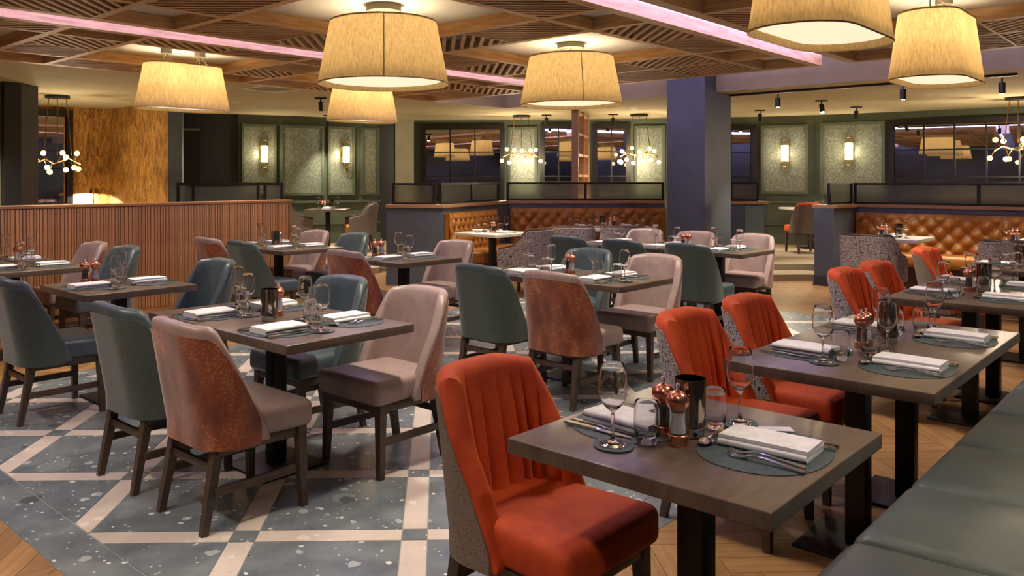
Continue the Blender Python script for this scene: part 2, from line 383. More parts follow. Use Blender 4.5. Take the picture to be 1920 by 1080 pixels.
# ---------------------------------------------------------------- walls
CZ = 2.68; WT = 3.1
def wall(name, pts, mat, z0=0, z1=WT, t=.12, label=None, out=1):
    g = G()
    for (x0, y0), (x1, y1) in zip(pts, pts[1:]):
        L = sqrt((x1-x0)**2+(y1-y0)**2); nx, ny = -(y1-y0)/L*t*out, (x1-x0)/L*t*out
        g.prism([(x0, y0), (x1, y1), (x1+nx, y1+ny), (x0+nx, y0+ny)] if out > 0 else [(x1, y1), (x0, y0), (x0+nx, y0+ny), (x1+nx, y1+ny)], z0, z1)
    return tag(obj(name, g.mesh(name, mat, False)), label, kind='structure')
WA = [(3.3, 14.35), (6.15, 14.35), (6.15, 12.18)]
wall('wall_alcove', WA, wallpaper, PZ, label='alcove walls in gold feather patterned wallpaper')
wall('wall_side', [(-2.4, 11.3), (3.49, 11.3)], cream_wall, 0, label='pale cream wall at the far left')
wall('wall_corridor', [D(332, 15.1), D(449, 15.5)], navy_dark, PZ, label='dark navy corridor wall')
obj_ = G(); a, b = D(337, 15.05), D(376, 15.18)
obj_.prism([a, b, (b[0]+.03, b[1]+.05), (a[0]+.03, a[1]+.05)], PZ, 2.35)
tag(obj('door_1', obj_.mesh('door_1', door_black, False)), 'black corridor door', kind='structure')
obj_ = G(); a, b = D(336, 14.98), D(374, 15.1)
obj_.prism([a, b, (b[0]+.03, b[1]+.05), (a[0]+.03, a[1]+.05)], 2.345, 2.39)
tag(obj('trim_1', obj_.mesh('trim_1', pbr('lintel_grey', '#6d6a62', .4), False)), kind='structure')
p0 = (6.15, 12.18); 
g = G().prism([(6.155, 12.17), (6.32, 12.06), (6.42, 12.2), (6.75, 13.3), (6.3, 13.3), (6.29, 12.18)], PZ, CZ)
tag(obj('trim_2', g.mesh('trim_2', navy, False)), 'navy corner post beside the gold wallpaper', kind='structure')
GW = [D(447, 15.45), D(520, 15.75), D(612, 16.2), D(712, 16.75)]
MW = [D(775, 17.2), D(950, 16.95), D(1250, 16.5)]
RW = [D(1250, 16.5), D(1371, 16.2), D(1440, 16.04), D(1540, 15.6), D(1677, 14.92), D(1800, 14.3), D(1930, 13.65), (16.55, -1.2)]
wall('wall_panelled', GW, green_wall, PZ, label='dark green panelled wall behind the left dining area')
wall('wall_mirrored', [D(738, 17.0), MW[0], MW[1], MW[2]], green_wall, PZ, label='dark green wall with mirrored windows behind the middle banquette')
wall('wall_right_back', RW, green_wall, PZ, label='dark green curved wall behind the right banquette')
wall('wall_right', [(16.6, -1.25), (-2.45, -1.25)], navy, 0, out=1)
wall('wall_behind', [(-2.4, -1.3), (-2.4, 11.4)], navy, 0, out=1)
g = G().prism([D(708, 16.72), D(739, 16.9), D(739, 17.3), D(708, 17.2)], PZ, CZ)
tag(obj('trim_3', g.mesh('trim_3', navy_dark, False)), 'dark pilaster at the end of the green panelling', kind='structure')
g = G().prism([D(741, 16.9), D(776, 16.95), D(776, 17.3), D(741, 17.3)], PZ, CZ)
tag(obj('trim_4', g.mesh('trim_4', cream_wall, False)), 'pale plaster pier', kind='structure')
# columns
g = G().box(10.47, 11.27, 5.29, 5.87, 0, WT)
tag(obj('trim_5', g.mesh('trim_5', navy, False)), 'tall square navy column between the two banquettes', kind='structure')
g = G().prism([(3.47, 11.16), (3.68, 11.2), (3.98, 11.48), (3.9, 11.9), (3.47, 11.9)], 0, CZ)
tag(obj('trim_6', g.mesh('trim_6', navy_dark, False)), 'dark navy column at the far left', kind='structure')
# ceiling: low perimeter, high coffer in the middle
SX, SY = 10.8, 9.16
g = G().box(SX, FX1, FY0, FY1, CZ, CZ+.5).box(FX0, SX, SY, FY1, CZ, CZ+.5).box(FX0, SX, FY0, SY, 3.08, 3.18)
ceiling = tag(obj('ceiling', g.mesh('ceiling', ceil_m, False)), 'pale plaster ceiling with a raised coffer', kind='structure')

# wall face helper: place flat things on a wall segment between bearings
def seg_frame(pts, u):                                    # point and yaw of the wall face at bearing u
    t_ = tan_u = (u-860)/1529
    for a, b in zip(pts, pts[1:]):
        f = lambda p: (p[0]*sin(VIEW)-p[1]*cos(VIEW))-t_*(p[0]*cos(VIEW)+p[1]*sin(VIEW))
        fa, fb = f(a), f(b)
        if fa*fb <= 0 or (a, b) == (pts[-2], pts[-1]):
            k = fa/(fa-fb); return (a[0]+(b[0]-a[0])*k, a[1]+(b[1]-a[1])*k), atan2(b[1]-a[1], b[0]-a[0])
def frame_poly(g, w, h, t, dpt, y0=0.):                  # picture frame in local xz plane, facing -y
    for x0, x1, z0, z1 in ((-w/2, w/2, 0, t), (-w/2, w/2, h-t, h), (-w/2, -w/2+t, t, h-t), (w/2-t, w/2, t, h-t)): g.box(x0, x1, y0-dpt, y0, z0, z1)
def on_wall(pts, u0, u1):
    a, _ = seg_frame(pts, u0); b, _ = seg_frame(pts, u1)
    return ((a[0]+b[0])/2, (a[1]+b[1])/2), sqrt((a[0]-b[0])**2+(a[1]-b[1])**2), atan2(b[1]-a[1], b[0]-a[0])
def wall_panel(pts, u0, u1, z0, z1, label):
    (x, y), w, yaw = on_wall(pts, u0, u1)
    o = thing('wall_panel', label, 'wall panel', (x, y, z0), yaw, 'framed wallpaper panels')
    k = .03 
    obj('panel', G().box(-w/2+.03, w/2-.03, -.045, -.005, .03, z1-z0-.03).mesh('panel', panel_m, False), o)
    g = G(); frame_poly(g, w, z1-z0, .05, .075); obj('moulding', g.mesh('moulding', MATS['olive_green_paint'], False), o)
for u0, u1, lb in ((452, 517, 'narrow silvery wall panel holding the leftmost sconce'), (524, 606, 'wide silvery wall panel between the two left sconces'), (613, 663, 'silvery wall panel holding the second sconce'), (675, 709, 'narrowest silvery wall panel beside the dark pilaster')):
    wall_panel(GW, u0, u1, 1.13, 2.5, lb)
wall_panel(MW, 953, 1007, 1.1, 2.53, 'pale wallpaper panel behind the middle chandelier')
wall_panel(MW, 1189, 1246, 1.1, 2.53, 'pale wallpaper panel left of the navy column')
wall_panel(RW, 1427, 1516, 1.16, 2.50, 'grey green wallpaper panel behind the platform chair')
wall_panel(RW, 1539, 1660, 1.14, 2.52, 'grey green wallpaper panel next to right mirrored window')
# dado rails and skirtings
n_ = 7
for pts, z0, z1, t in ((GW, .98, 1.03, .05), (GW, .55, .58, .04), (GW, PZ, .36, .04), (RW[1:], .98, 1.03, .05), (RW[1:], .55, .58, .04), (RW[1:], PZ, .36, .04)):
    wall('trim_%d' % n_, pts, green_wall, z0, z1, t, out=-1); n_ += 1
# mirrored windows
def mirror_window(pts, u0, u1, z0, z1, nx, rows, label, idx):
    (x, y), w, yaw = on_wall(pts, u0, u1); h = z1-z0
    o = thing('mirrored_window', label, 'mirror', (x, y, z0), yaw, 'mirrored windows')
    g = G(); frame_poly(g, w, h, .09, .09); obj('frame', g.mesh('frame', black_frame, False), o)
    xs = [-w/2+.09+(w-.18)*i/nx for i in range(nx+1)]; zs = [.09+(h-.18)*k for k in rows]
    for i in range(nx):
        for j in range(len(zs)-1):
            obj('pane', G().box(xs[i]+.008, xs[i+1]-.008, -.045, -.03, zs[j]+.008, zs[j+1]-.008).mesh('pane', mirror, False), o)
    for q in xs[1:-1]: obj('glazing_bar', G().box(q-.013, q+.013, -.06, -.028, .09, h-.09).mesh('glazing_bar', black_frame, False), o)
    for q in zs[1:-1]: obj('glazing_bar', G().box(-w/2+.09, w/2-.09, -.0605, -.0285, q-.013, q+.013).mesh('glazing_bar', black_frame, False), o)
mirror_window(MW, 791, 946, 1.0, 2.58, 3, (0, .3, .66, 1), 'wide mirrored window with black glazing bars beside the pale pier', 1)
mirror_window(MW, 1013, 1082, 1.0, 2.58, 2, (0, .3, .66, 1), 'narrow mirrored window left of the wooden lattice screen', 2)
mirror_window(MW, 1111, 1182, 1.0, 2.58, 2, (0, .3, .66, 1), 'narrow mirrored window right of the wooden lattice screen', 3)
mirror_window(RW, 1362, 1416, 1.0, 2.52, 1, (0, .3, .66, 1), 'slim mirrored window right of the navy column', 4)
mirror_window(RW, 1668, 1990, 1.0, 2.52, 5, (0, .3, .66, 1), 'broad mirrored window at the right edge', 5)
(x, y) = (5.02, 14.35)
o = thing('mirrored_window', 'tall mirrored window on the gold wallpaper', 'mirror', (4.75, 14.34, .95), 0, 'mirrored windows')
g = G(); frame_poly(g, 1.5, 1.66, .1, .09); obj('frame', g.mesh('frame', black_frame, False), o)
for i in range(2):
    for j, (za, zb) in enumerate(((.1, .68), (.68, .98), (.98, 1.56))):
        obj('pane', G().box(-.64+i*.64+.01, i*.64-.01, -.05, -.03, za+.01, zb-.01).mesh('pane', mirror, False), o)
obj('glazing_bar', G().box(-.015, .015, -.07, -.03, .1, 1.56).mesh('glazing_bar', black_frame, False), o)
for zb in (.68, .98): obj('glazing_bar', G().box(-.65, .65, -.068, -.028, zb-.013, zb+.013).mesh('glazing_bar', black_frame, False), o)

# ---------------------------------------------------------------- slatted partition
PY, PH, PX0, PX1 = 8.3, 1.205, -.5, 5.78
part = thing('slatted_partition', 'low timber partition of narrow vertical slats behind the left tables', 'partition', (2.6, PY+.07, 0))
obj('core', G().box(PX0-2.6, PX1-2.6-.01, -.05, .06, 0, PH-.03).mesh('core', pbr('partition_core', '#6e4c33', .7), False), part)
obj('capping', G().rbox(PX0-2.6, PX1-2.6+.012, -.085, .085, PH-.03, PH, .006, 2).mesh('capping', cherry), part)
obj('skirting', G().box(PX0-2.6, PX1-2.6, -.066, -.05, 0, .1).mesh('skirting', cherry, False), part)
random.seed(3); x = .9
while x < PX1-.02:
    w = random.choice((.018, .018, .026, .034))
    me = cached(('pslat', w), lambda: G().box(-.55, .55, -w/2, w/2, -.011, .011).mesh('slat', cherry, False))
    obj('slat', me, part, (x+w/2-2.6, -.062, .1+.535), (0, -pi/2, pi/2), (.973, 1, 1)); x += w+.007
# ---------------------------------------------------------------- timber ceiling rafts
RZ, RH = 2.65, .10                                        # underside and depth of the beams
XL = [-2.15, -1.48, .19, .85, 2.52, 3.18, 4.85, 5.5, 7.2, 7.9, 8.85]    # bands and big cells alternate along X
def raft(label, ya, y1, y2, yb):
    R = thing('ceiling_raft', label, 'ceiling raft', (4.5, (ya+yb)/2, RZ), 0, 'slatted timber ceiling rafts')
    ox, oy = 4.5, (ya+yb)/2; w = .07; x0, x1 = XL[0], XL[-1]
    zc = RH/2
    def bm(a, b, wid=w, nm='beam', h=RH, z=zc, m=oak): bar(nm, (a[0]-ox, a[1]-oy, z), (b[0]-ox, b[1]-oy, z), wid, h, m, R)
    for y, wd_ in ((ya+.05, .1), (yb-.05, .1)): bm((x0, y), (x1, y), wd_)
    for x in (x0+.05, x1-.05): bm((x, ya+.1), (x, yb-.1), .1)
    for x in XL[1:-1]: bm((x, ya+.1), (x, yb-.1), w, h=RH-.002)
    ys = [ya+.1, y1, y2, yb-.1]; xs = [x0+.1]+XL[1:-1]+[x1-.1]
    for i in range(len(xs)-1):
        for y in (y1, y2): bm((xs[i]+w/2, y), (xs[i+1]-w/2, y), w, h=RH-.004)
    panel = G().box(x0-ox, x1-ox, ya-oy, yb-oy, RH, RH+.02); obj('panel', panel.mesh('panel', white_panel, False), R)
    def slats(xa, xb, yc, yd, dirn):                      # diagonal slats in one rectangle
        pitch, sw = .082, .034; a = pi/4*dirn; u = (cos(a), sin(a)); n = (-u[1], u[0])
        cx, cy = (xa+xb)/2, (yc+yd)/2; reach = (abs(n[0])*(xb-xa)+abs(n[1])*(yd-yc))/2
        k = -int(reach/pitch)
        while k*pitch < reach:
            px, py = cx+n[0]*k*pitch, cy+n[1]*k*pitch; lo, hi = -9, 9
            for p, q, mn, mx in ((px, u[0], xa, xb), (py, u[1], yc, yd)):
                t1, t2 = (mn-p)/q, (mx-p)/q; lo = max(lo, min(t1, t2)); hi = min(hi, max(t1, t2))
            if hi-lo > .06: bar('slat', (px+u[0]*lo-ox, py+u[1]*lo-oy, .027), (px+u[0]*hi-ox, py+u[1]*hi-oy, .027), sw, .052, oak_slat, R)
            k += 1
    h = w/2
    for i in range(len(xs)-1):
        xa, xb = xs[i]+h, xs[i+1]-h
        if xb < -.2: continue
        big = xb-xa > 1.2
        for j in range(3):
            yc, yd = ys[j]+(h if j else 0), ys[j+1]-(h if j < 2 else 0)
            if big and j == 1: continue                   # open white cell for a pendant
            if not big and j != 1:                        # small white corner cell with a downlight
                continue
            if big:
                xm = (xa+xb)/2; slats(xa, xm-.012, yc, yd, 1 if j == 0 else -1); slats(xm+.012, xb, yc, yd, -1 if j == 0 else 1)
                bm((xm, yc), (xm, yd), .022, 'divider', .055, .0275)
            else:
                ym = (yc+yd)/2; slats(xa, xb, yc, ym-.012, 1 if i % 4 < 2 else -1); slats(xa, xb, ym+.012, yd, -1 if i % 4 < 2 else 1)
                bm((xa, ym), (xb, ym), .022, 'divider', .055, .0275)
    # colour-washing strip light along the upper rim
    for nm, (a, b, c, d) in (('led_strip', (x0, x1, ya+.005, ya+.03)), ('led_strip', (x0, x1, yb-.03, yb-.005)), ('led_strip', (x1-.03, x1-.005, ya+.03, yb-.03))):
        obj(nm, G().box(a-ox, b-ox, c-oy, d-oy, RH+.02, RH+.075).mesh(nm, led_m, False), R)
    return R
raft('oak ceiling raft on the right above the bench tables', -.2, .58, 2.25, 2.88)
raft('middle oak ceiling raft carrying the two round pendants', 3.15, 3.75, 5.42, 6.22)
raft('farthest oak ceiling raft above the slatted partition', 6.55, 7.03, 8.3, 9.02)
def downlight(x, y, z, label, power=30, ang=110, surface=white_panel):
    o = thing('downlight', label, 'downlight', (x, y, z), 0, 'recessed ceiling downlights')
    obj('ring', cached('dl_ring', lambda: G().lathe([(.045, -.004), (.062, -.004), (.064, 0), (.045, 0)], 20).mesh('ring', pbr('white_trim', '#e8e4da', .5))), o)
    obj('lens', cached('dl_lens', lambda: G().lathe([(.0001, -.002), (.045, -.002), (.045, 0), (.0001, 0)], 20).mesh('lens', spot_m)), o)
    light('SPOT', 'downlight_lamp', (x, y, z-.02), power, WARM2, spot_size=radians(ang), spot_blend=.9, shadow_soft_size=.11)
for bx, bn in ((.52, 'nearest added-fill'), (2.85, 'first'), (5.17, 'second'), (7.55, 'third'), (8.37, 'last')):  # nearest band is out of view, its lamps added to brighten the foreground
    for y, rn in ((.2, 'bench side of right'), (2.55, 'right'), (3.48, 'middle'), (5.8, 'far side of middle'), (6.8, 'near side of farthest'), (8.65, 'far side of farthest')):
        downlight(bx, y, RZ+RH, 'small round downlight in the %s raft at its %s slatted band' % (rn, bn), DOWN)

# ---------------------------------------------------------------- pendants
def stadium(L, S, n=10):                                  # outline of a stadium, L x S
    r = S/2; h = L/2-r; P = []
    for i in range(n+1): a = -pi/2+pi*i/n; P.append((h+r*cos(a), r*sin(a)))
    for i in range(n+1): a = pi/2+pi*i/n; P.append((-h+r*cos(a), r*sin(a)))
    return P
def circ(d, n=48): return [(d/2*cos(2*pi*i/n), d/2*sin(2*pi*i/n)) for i in range(n)]
def ring_strip(g, pa, za, pb, zb):
    n = len(pa); g.add([(x, y, za) for x, y in pa]+[(x, y, zb) for x, y in pb], [(i, (i+1) % n, n+(i+1) % n, n+i) for i in range(n)])
def pendant(x, y, zb, h, round_, label, power):
    o = thing('drum_pendant', label, 'pendant lamp', (x, y, zb), 0, 'large linen pendant lamps')
    if round_: bot, top = circ(.97), circ(.79)
    else: bot, top = stadium(.98, .47), stadium(.80, .37)
    sc = lambda P, k: [(px*k, py*k) for px, py in P]
    def mk():
        g = G(); rows = [(k/6, [(b[0]+(t[0]-b[0])*k/6, b[1]+(t[1]-b[1])*k/6) for b, t in zip(bot, top)]) for k in range(7)]
        for (ka, pa), (kb, pb) in zip(rows, rows[1:]): ring_strip(g, pa, ka*h, pb, kb*h)
        return g.mesh('shade', linen, True, 60)
    obj('shade', cached(('shade', round_, h), mk), o)
    g = G(); ring_strip(g, sc(bot, 1.004), -.001, sc(bot, 1.003), .007); ring_strip(g, sc(bot, .993), -.001, sc(bot, 1.004), -.001); ring_strip(g, sc(top, 1.003), h-.01, sc(top, 1.003), h+.003)
    obj('hem', g.mesh('hem', linen_hem), o)
    g = G(); n = len(bot); g.add([(px*.885, py*.885, .03) for px, py in bot]+[(px*.885, py*.885, .036) for px, py in bot], [tuple(range(n-1, -1, -1)), tuple(range(n, 2*n))]+[(i, (i+1) % n, n+(i+1) % n, n+i) for i in range(n)])
    obj('diffuser', g.mesh('diffuser', diffuser_m, False), o)
    if round_: obj('seam', G().tube([(.484*cos(4.0), .484*sin(4.0), .01), (.397*cos(4.0), .397*sin(4.0), h-.01)], .004, 6).mesh('seam', linen_hem), o)
    zc = RZ+RH-zb
    for cx in ((0,) if round_ else (-.18, .18)):
        r = .13 if round_ else .055
        c = obj('canopy', G().lathe([(.0001, zc), (r, zc), (r, zc-.05), (.0001, zc-.05)], 24).mesh('canopy', grey_plastic), o, (cx, 0, 0))
        obj('rod', G().tube([(0, 0, zc-.05), (0, 0, h*.55)], .006, 8).mesh('rod', grey_plastic), c)
        obj('lamp_holder', G().lathe([(.0001, h*.42), (.03, h*.42), (.045, h*.5), (.02, h*.6), (.0001, h*.62)], 12).mesh('lamp_holder', pbr('frosted_bulb', '#fff2d8', .4)), c)
        for s in (-1, 1):
            ex = (.38 if round_ else .17)
            obj('suspension_wire', G().tube([(0, 0, zc-.05), (0, s*ex, h-.005)] if not round_ else [(s*.05, 0, zc-.05), (s*.39, 0, h-.005)], .0025, 6).mesh('suspension_wire', steel), c)
        k = 1 if round_ else .5
        light('POINT', 'pendant_lamp', (x+cx, y, zb+h*.7), power*k, WARM, shadow_soft_size=.06)
pendant(4.0, 4.58, 2.16, .46, True, 'biggest round linen pendant, nearest the left of the middle raft', PEND)
pendant(6.36, 4.58, 2.16, .46, True, 'round linen pendant with a dark seam, above the central tables', PEND)
pendant(4.03, 7.66, 2.15, .45, False, 'oblong linen pendant above the slatted partition', PEND)
pendant(6.36, 7.66, 2.15, .45, False, 'small looking oblong linen pendant below the biggest round one', PEND)
pendant(4.0, 1.42, 2.13, .46, False, 'oblong linen pendant cut off by the top edge of the view', PEND)
pendant(6.4, 1.5, 2.13, .46, False, 'oblong linen pendant hanging rightmost, above the bench tables', PEND)

pendant(1.68, 1.42, 2.13, .46, False, 'added unseen oblong linen pendant at the camera end of the bench tables', PEND)  # out of view, added to help light the foreground
pendant(-.65, 4.58, 2.16, .46, True, 'added unseen round linen pendant of the middle raft behind the camera', PEND)  # unseen pendant, added for more light in the room
# ---------------------------------------------------------------- track, spot lamps
def spot_lamp(x, y, z, yaw, tilt, label, power, parent_track=False, aim=None):
    o = thing('ceiling_spot', label, 'spotlight', (x, y, z), yaw, 'black ceiling spotlights')
    if not parent_track: obj('mount', cached('sp_mount', lambda: G().rbox(-.09, .09, -.025, .025, -.022, 0, .006, 2).mesh('mount', black_frame)), o)
    obj('stem', cached('sp_stem', lambda: G().tube([(0, 0, -.02), (0, 0, -.08)], .011, 8).mesh('stem', black_frame)), o)
    b = obj('lamp_body', cached('sp_body', lambda: G().lathe([(.0001, .005), (.036, .0), (.036, -.13), (.03, -.13), (.03, -.122), (.0001, -.122)], 16).mesh('lamp_body', black_frame)), o, (0, 0, -.07), (tilt, 0, 0))
    obj('lens', cached('sp_lens', lambda: G().lathe([(.0001, -.127), (.0295, -.127), (.0295, -.1225), (.0001, -.1225)], 16).mesh('lens', spot_m)), b)
    r = (tilt, 0, yaw)
    dx, dy = rot2(0, -sin(-tilt), yaw); 
    light('SPOT', 'spot_lamp', (x+rot2(0, sin(tilt)*.22, yaw)[0], y+rot2(0, sin(tilt)*.22, yaw)[1], z-.07-.16*cos(tilt)), power, WARM2, rot=(tilt, 0, yaw), spot_size=radians(75), spot_blend=.8, shadow_soft_size=.03)
ta, tb = (11.3, 6.2), (11.22, 1.9)
tr = G().box(-.018, .018, -2.2, 2.2, -.03, 0); tag(obj('lighting_track', tr.mesh('lighting_track', black_frame, False), None, (11.26, 4.02, CZ)), 'long black lighting track on the ceiling above the right banquette', 'track')
for y, lb in ((4.6, 'first black spotlight on the long track, right of the navy column'), (3.02, 'black spotlight on the track, half hidden by the rightmost pendant'), (1.97, 'lit black spotlight at the right end of the track')):
    spot_lamp(11.26, y, CZ-.028, 0, 0, lb, SPOT, True)
for (x, y), yaw, tl, lb in (((7.45, 9.96), -.8, .35, 'tilted black ceiling spot right of the oblong pendant'), ((9.6, 12.6), -.8, .2, 'black ceiling spot over the green panelled wall'),
        ((12.4, 9.5), -.8, .5, 'tilted black ceiling spot left of the lattice screen'), ((13.15, 8.5), -.8, .1, 'black ceiling spot right of the lattice screen'),
        ((14.15, 6.1), -.8, .1, 'small black ceiling spot above the platform chair'), ((13.07, 4.66), -.8, -.35, 'bright starry ceiling spot beyond the track'), ((14.65, 4.65), -.8, .1, 'black ceiling spot over the right sconce')):
    spot_lamp(x, y, CZ, yaw, tl, lb, SPOT)

# ---------------------------------------------------------------- chandeliers and sconces
def chandelier(x, y, label, power, zc=1.9, zt=CZ):
    o = thing('globe_chandelier', label, 'chandelier', (x, y, zc), VIEW-pi/2, 'globe chandeliers')
    h = zt-zc
    obj('canopy', G().lathe([(.0001, h-.04), (.17, h-.04), (.17, h), (.0001, h)], 24).mesh('canopy', black_frame), o)
    for s in (-.13, .0, .13): obj('rod', G().tube([(s, 0, h-.05), (s*1.6, 0, .1)], .007, 6).mesh('rod', brass), o)
    pts = [(-.36, 0, -.02), (-.2, .05, .05), (-.03, -.05, -.02), (.14, .06, .06), (.35, 0, -.03)]
    obj('arm', G().tube(pts, .011, 8).mesh('arm', brass), o)
    random.seed(int(x*10)); bs = []
    for i in range(11):
        t = i/10*.72-.36; s = 1 if i % 2 else -1
        bx, by, bz = t*1.05+random.uniform(-.03, .03), random.uniform(-.16, .16), s*random.uniform(.07, .15)
        obj('branch', G().tube([(t*.9, by*.1, .02), (bx, by, bz)], .006, 6).mesh('branch', brass), o)
        obj('bulb', cached('globe', lambda: G().lathe([(.038*sin(pi*k/10)+.00001, -.038*cos(pi*k/10)) for k in range(11)], 16).mesh('bulb', bulb_m)), o, (bx, by, bz))
    for dx in (-.2, .2):
        lx, ly = rot2(dx, 0, VIEW-pi/2)
        light('POINT', 'chandelier_lamp', (x+lx, y+ly, zc-.08), power*.5, WARM, shadow_soft_size=.04)
chandelier(4.6, 12.5, 'brass globe chandelier in front of the gold wallpaper', CHAN, 1.7)
chandelier(12.2, 9.95, 'brass globe chandelier before the pale panel left of the lattice screen', CHAN)
chandelier(13.5, 8.15, 'brass globe chandelier left of the navy column', CHAN)
chandelier(14.6, 2.35, 'brass globe chandelier at the right edge of the view', CHAN)
def sconce(pts, u, z, label):
    (x, y), yaw = seg_frame(pts, u)
    o = thing('wall_sconce', label, 'wall light', (x, y, z), yaw, 'brass wall sconces')
    obj('back_plate', G().lathe([(.0001, 0), (.06, 0), (.06, .015), (.0001, .02)], 20).mesh('back_plate', brass), o, (0, -.05, 0), (pi/2, 0, 0))
    obj('arm', G().tube([(0, -.06, 0), (0, -.15, 0)], .01, 8).mesh('arm', brass), o)
    P = [(.0, -.15, 0)]; 
    loop = [(px*1., -.15, py) for px, py in [(q[1], q[0]) for q in stadium(.52, .13, 8)]]; loop.append(loop[0])
    obj('loop', G().tube(loop, .008, 8).mesh('loop', brass), o)
    obj('shade', G().lathe([(.0001, -.155), (.07, -.155), (.07, .155), (.0001, .155)], 20).mesh('shade', sconce_m), o, (0, -.15, 0))
    lx, ly = rot2(0, -.3, yaw); light('POINT', 'sconce_lamp', (x+lx, y+ly, z), SCON, WARM, shadow_soft_size=.08)
sconce(GW, 493, 1.93, 'lit brass sconce on the leftmost silvery panel')
sconce(GW, 644, 1.94, 'lit brass sconce nearest the dark pilaster')
sconce(RW, 1473, 1.95, 'lit brass sconce above the platform chair')
sconce(RW, 1594, 1.97, 'lit brass sconce beside the right mirrored window')
# ---------------------------------------------------------------- banquette dividers, capping, glass screens, banquettes
def local(o_, yaw, x, y): q = rot2(x, y, yaw); return (o_[0]+q[0], o_[1]+q[1])
def divider(label, pts, t, screen, z1=1.06, skirt=True):
    o = thing('dividing_wall', label, 'low wall', (pts[0][0], pts[0][1], 0))
    ox, oy = pts[0]; P = [(x-ox, y-oy) for x, y in pts]
    # offset polyline to the left by t
    def off(d):
        out = []
        for i in range(len(P)):
            ns = []
            for a, b in ((i-1, i), (i, i+1)):
                if 0 <= a and b < len(P):
                    L = sqrt((P[b][0]-P[a][0])**2+(P[b][1]-P[a][1])**2); ns.append((-(P[b][1]-P[a][1])/L, (P[b][0]-P[a][0])/L))
            n = (sum(q[0] for q in ns)/len(ns), sum(q[1] for q in ns)/len(ns)); k = n[0]**2+n[1]**2
            out.append((P[i][0]+n[0]/k*d, P[i][1]+n[1]/k*d))
        return out
    def strip(d0, d1, z0, z1):
        g = G(); A, B = off(d0), off(d1)
        for i in range(len(P)-1): g.prism([A[i], A[i+1], B[i+1], B[i]], z0, z1)
        return g
    obj('wall_body', strip(0, t, 0, z1).mesh('wall_body', navy, False), o)
    obj('capping', strip(-.035, t+.035, z1, z1+.042).mesh('capping', capwood, False), o)
    obj('skirting', strip(-.02, t+.02, 0, .14).mesh('skirting', navy, False), o)
    for (x0, y0), (x1, y1), n, lb in screen:
        L = sqrt((x1-x0)**2+(y1-y0)**2); yaw = atan2(y1-y0, x1-x0); h = .30
        s = thing('glass_screen', lb, 'glass screen', (x0, y0, z1+.042), yaw, 'black framed glass screens')
        for zz in (0, h-.03): obj('rail', G().box(0, L, -.016, .016, zz, zz+.03).mesh('rail', black_frame, False), s)
        for i in range(n+1): obj('post', G().box(-.02, .02, -.018, .018, 0, h).mesh('post', black_frame, False), s, (L*i/n, 0, 0))
        for i in range(n): obj('pane', G().box(L*i/n+.02, L*(i+1)/n-.02, -.005, .005, .03, h-.03).mesh('pane', reeded, False), s)
    return o
A_, B_, C_, D_ = (7.5, 8.55), (7.915, 7.85), (10.15, 8.55), (11.92, 6.72)
def shift(a, b, d):
    L = sqrt((b[0]-a[0])**2+(b[1]-a[1])**2); n = (-(b[1]-a[1])/L*d, (b[0]-a[0])/L*d); return (a[0]+n[0], a[1]+n[1]), (b[0]+n[0], b[1]+n[1])
sA = shift(D(733, 11.33), D(813, 11.22), .0); sB = shift(B_, C_, .13); sC = shift(C_, D_, .13)
divider('navy pier and low wall with oak capping behind the middle banquette', [D(724, 11.25), B_, C_, D_], .22,
        [(shift(D(735, 11.25), D(812, 11.17), .1)+(1, 'small framed glass screen on the end of the navy pier')), ((sB[0][0]+.2, sB[0][1]+.06), (sB[1][0]-.1, sB[1][1]-.02), 2, 'angled glass screen above the corner banquette'), (sC[0], sC[1], 2, 'long glass screen above the middle banquette')])
E_, F_, H_ = (11.5, 3.98), (12.29, 3.9), (12.42, -.6)
divider('navy low wall with oak capping behind the right banquette', [F_, H_], .22, [((12.4, 3.95), (12.53, -.6), 3, 'long glass screen above the right banquette')])
divider('short navy end wall with moulded foot beside the steps', [(11.45, 3.92), (12.54, 3.88)], .26, [((11.62, 4.04), (12.38, 4.0), 1, 'short glass screen on the navy end wall')])
def banquette(a, b, label, nb):
    L = sqrt((b[0]-a[0])**2+(b[1]-a[1])**2); yaw = atan2(b[1]-a[1], b[0]-a[0])
    o = thing('banquette', label, 'banquette', (a[0], a[1], 0), yaw, 'buttoned tan leather banquettes')
    z0, z1, p, q = .40, .985, L/nb, .21
    def f(u, v):
        x, z = u*L, z0+v*(z1-z0); m = min(1, (1-v)*9, v*9+.2, u*40+.05, (1-u)*40+.05)
        a_, b_ = pi*(x/p+z/q), pi*(x/p-z/q); k = abs(sin(a_)*sin(b_))**.55
        return (x, -.07-.06*(1-v)*.6-.075*k*max(.15, m), z)
    g = G().grid(f, max(24, nb*8), 26)
    obj('buttoned_back', g.mesh('buttoned_back', tan_leather, True, 180), o)
    obj('back_frame', G().box(0, L, -.07, -.005, .1, .985).mesh('back_frame', tan_leather, False), o)
    ns = max(1, round(L/1.1))
    for i in range(ns): obj('seat_cushion', G().rbox(L*i/ns+.004, L*(i+1)/ns-.004, -.62, -.11, .31, .47, .045, 3).mesh('seat_cushion', tan_leather), o)
    obj('base', G().box(.02, L-.02, -.56, -.02, 0, .31).mesh('base', trim_leather, False), o)
bb = shift(B_, C_, -.003); bc = shift(C_, D_, -.003)
banquette((B_[0]+.05, B_[1]+.012), (C_[0]-.62, C_[1]-.19), 'tan buttoned banquette in the corner beside the navy pier', 11)
banquette((C_[0]+.02, C_[1]-.02), D_, 'tan buttoned banquette facing us left of the navy column', 13)
banquette((12.285, 3.88), (12.41, -.3), 'tan buttoned banquette on the right', 20)
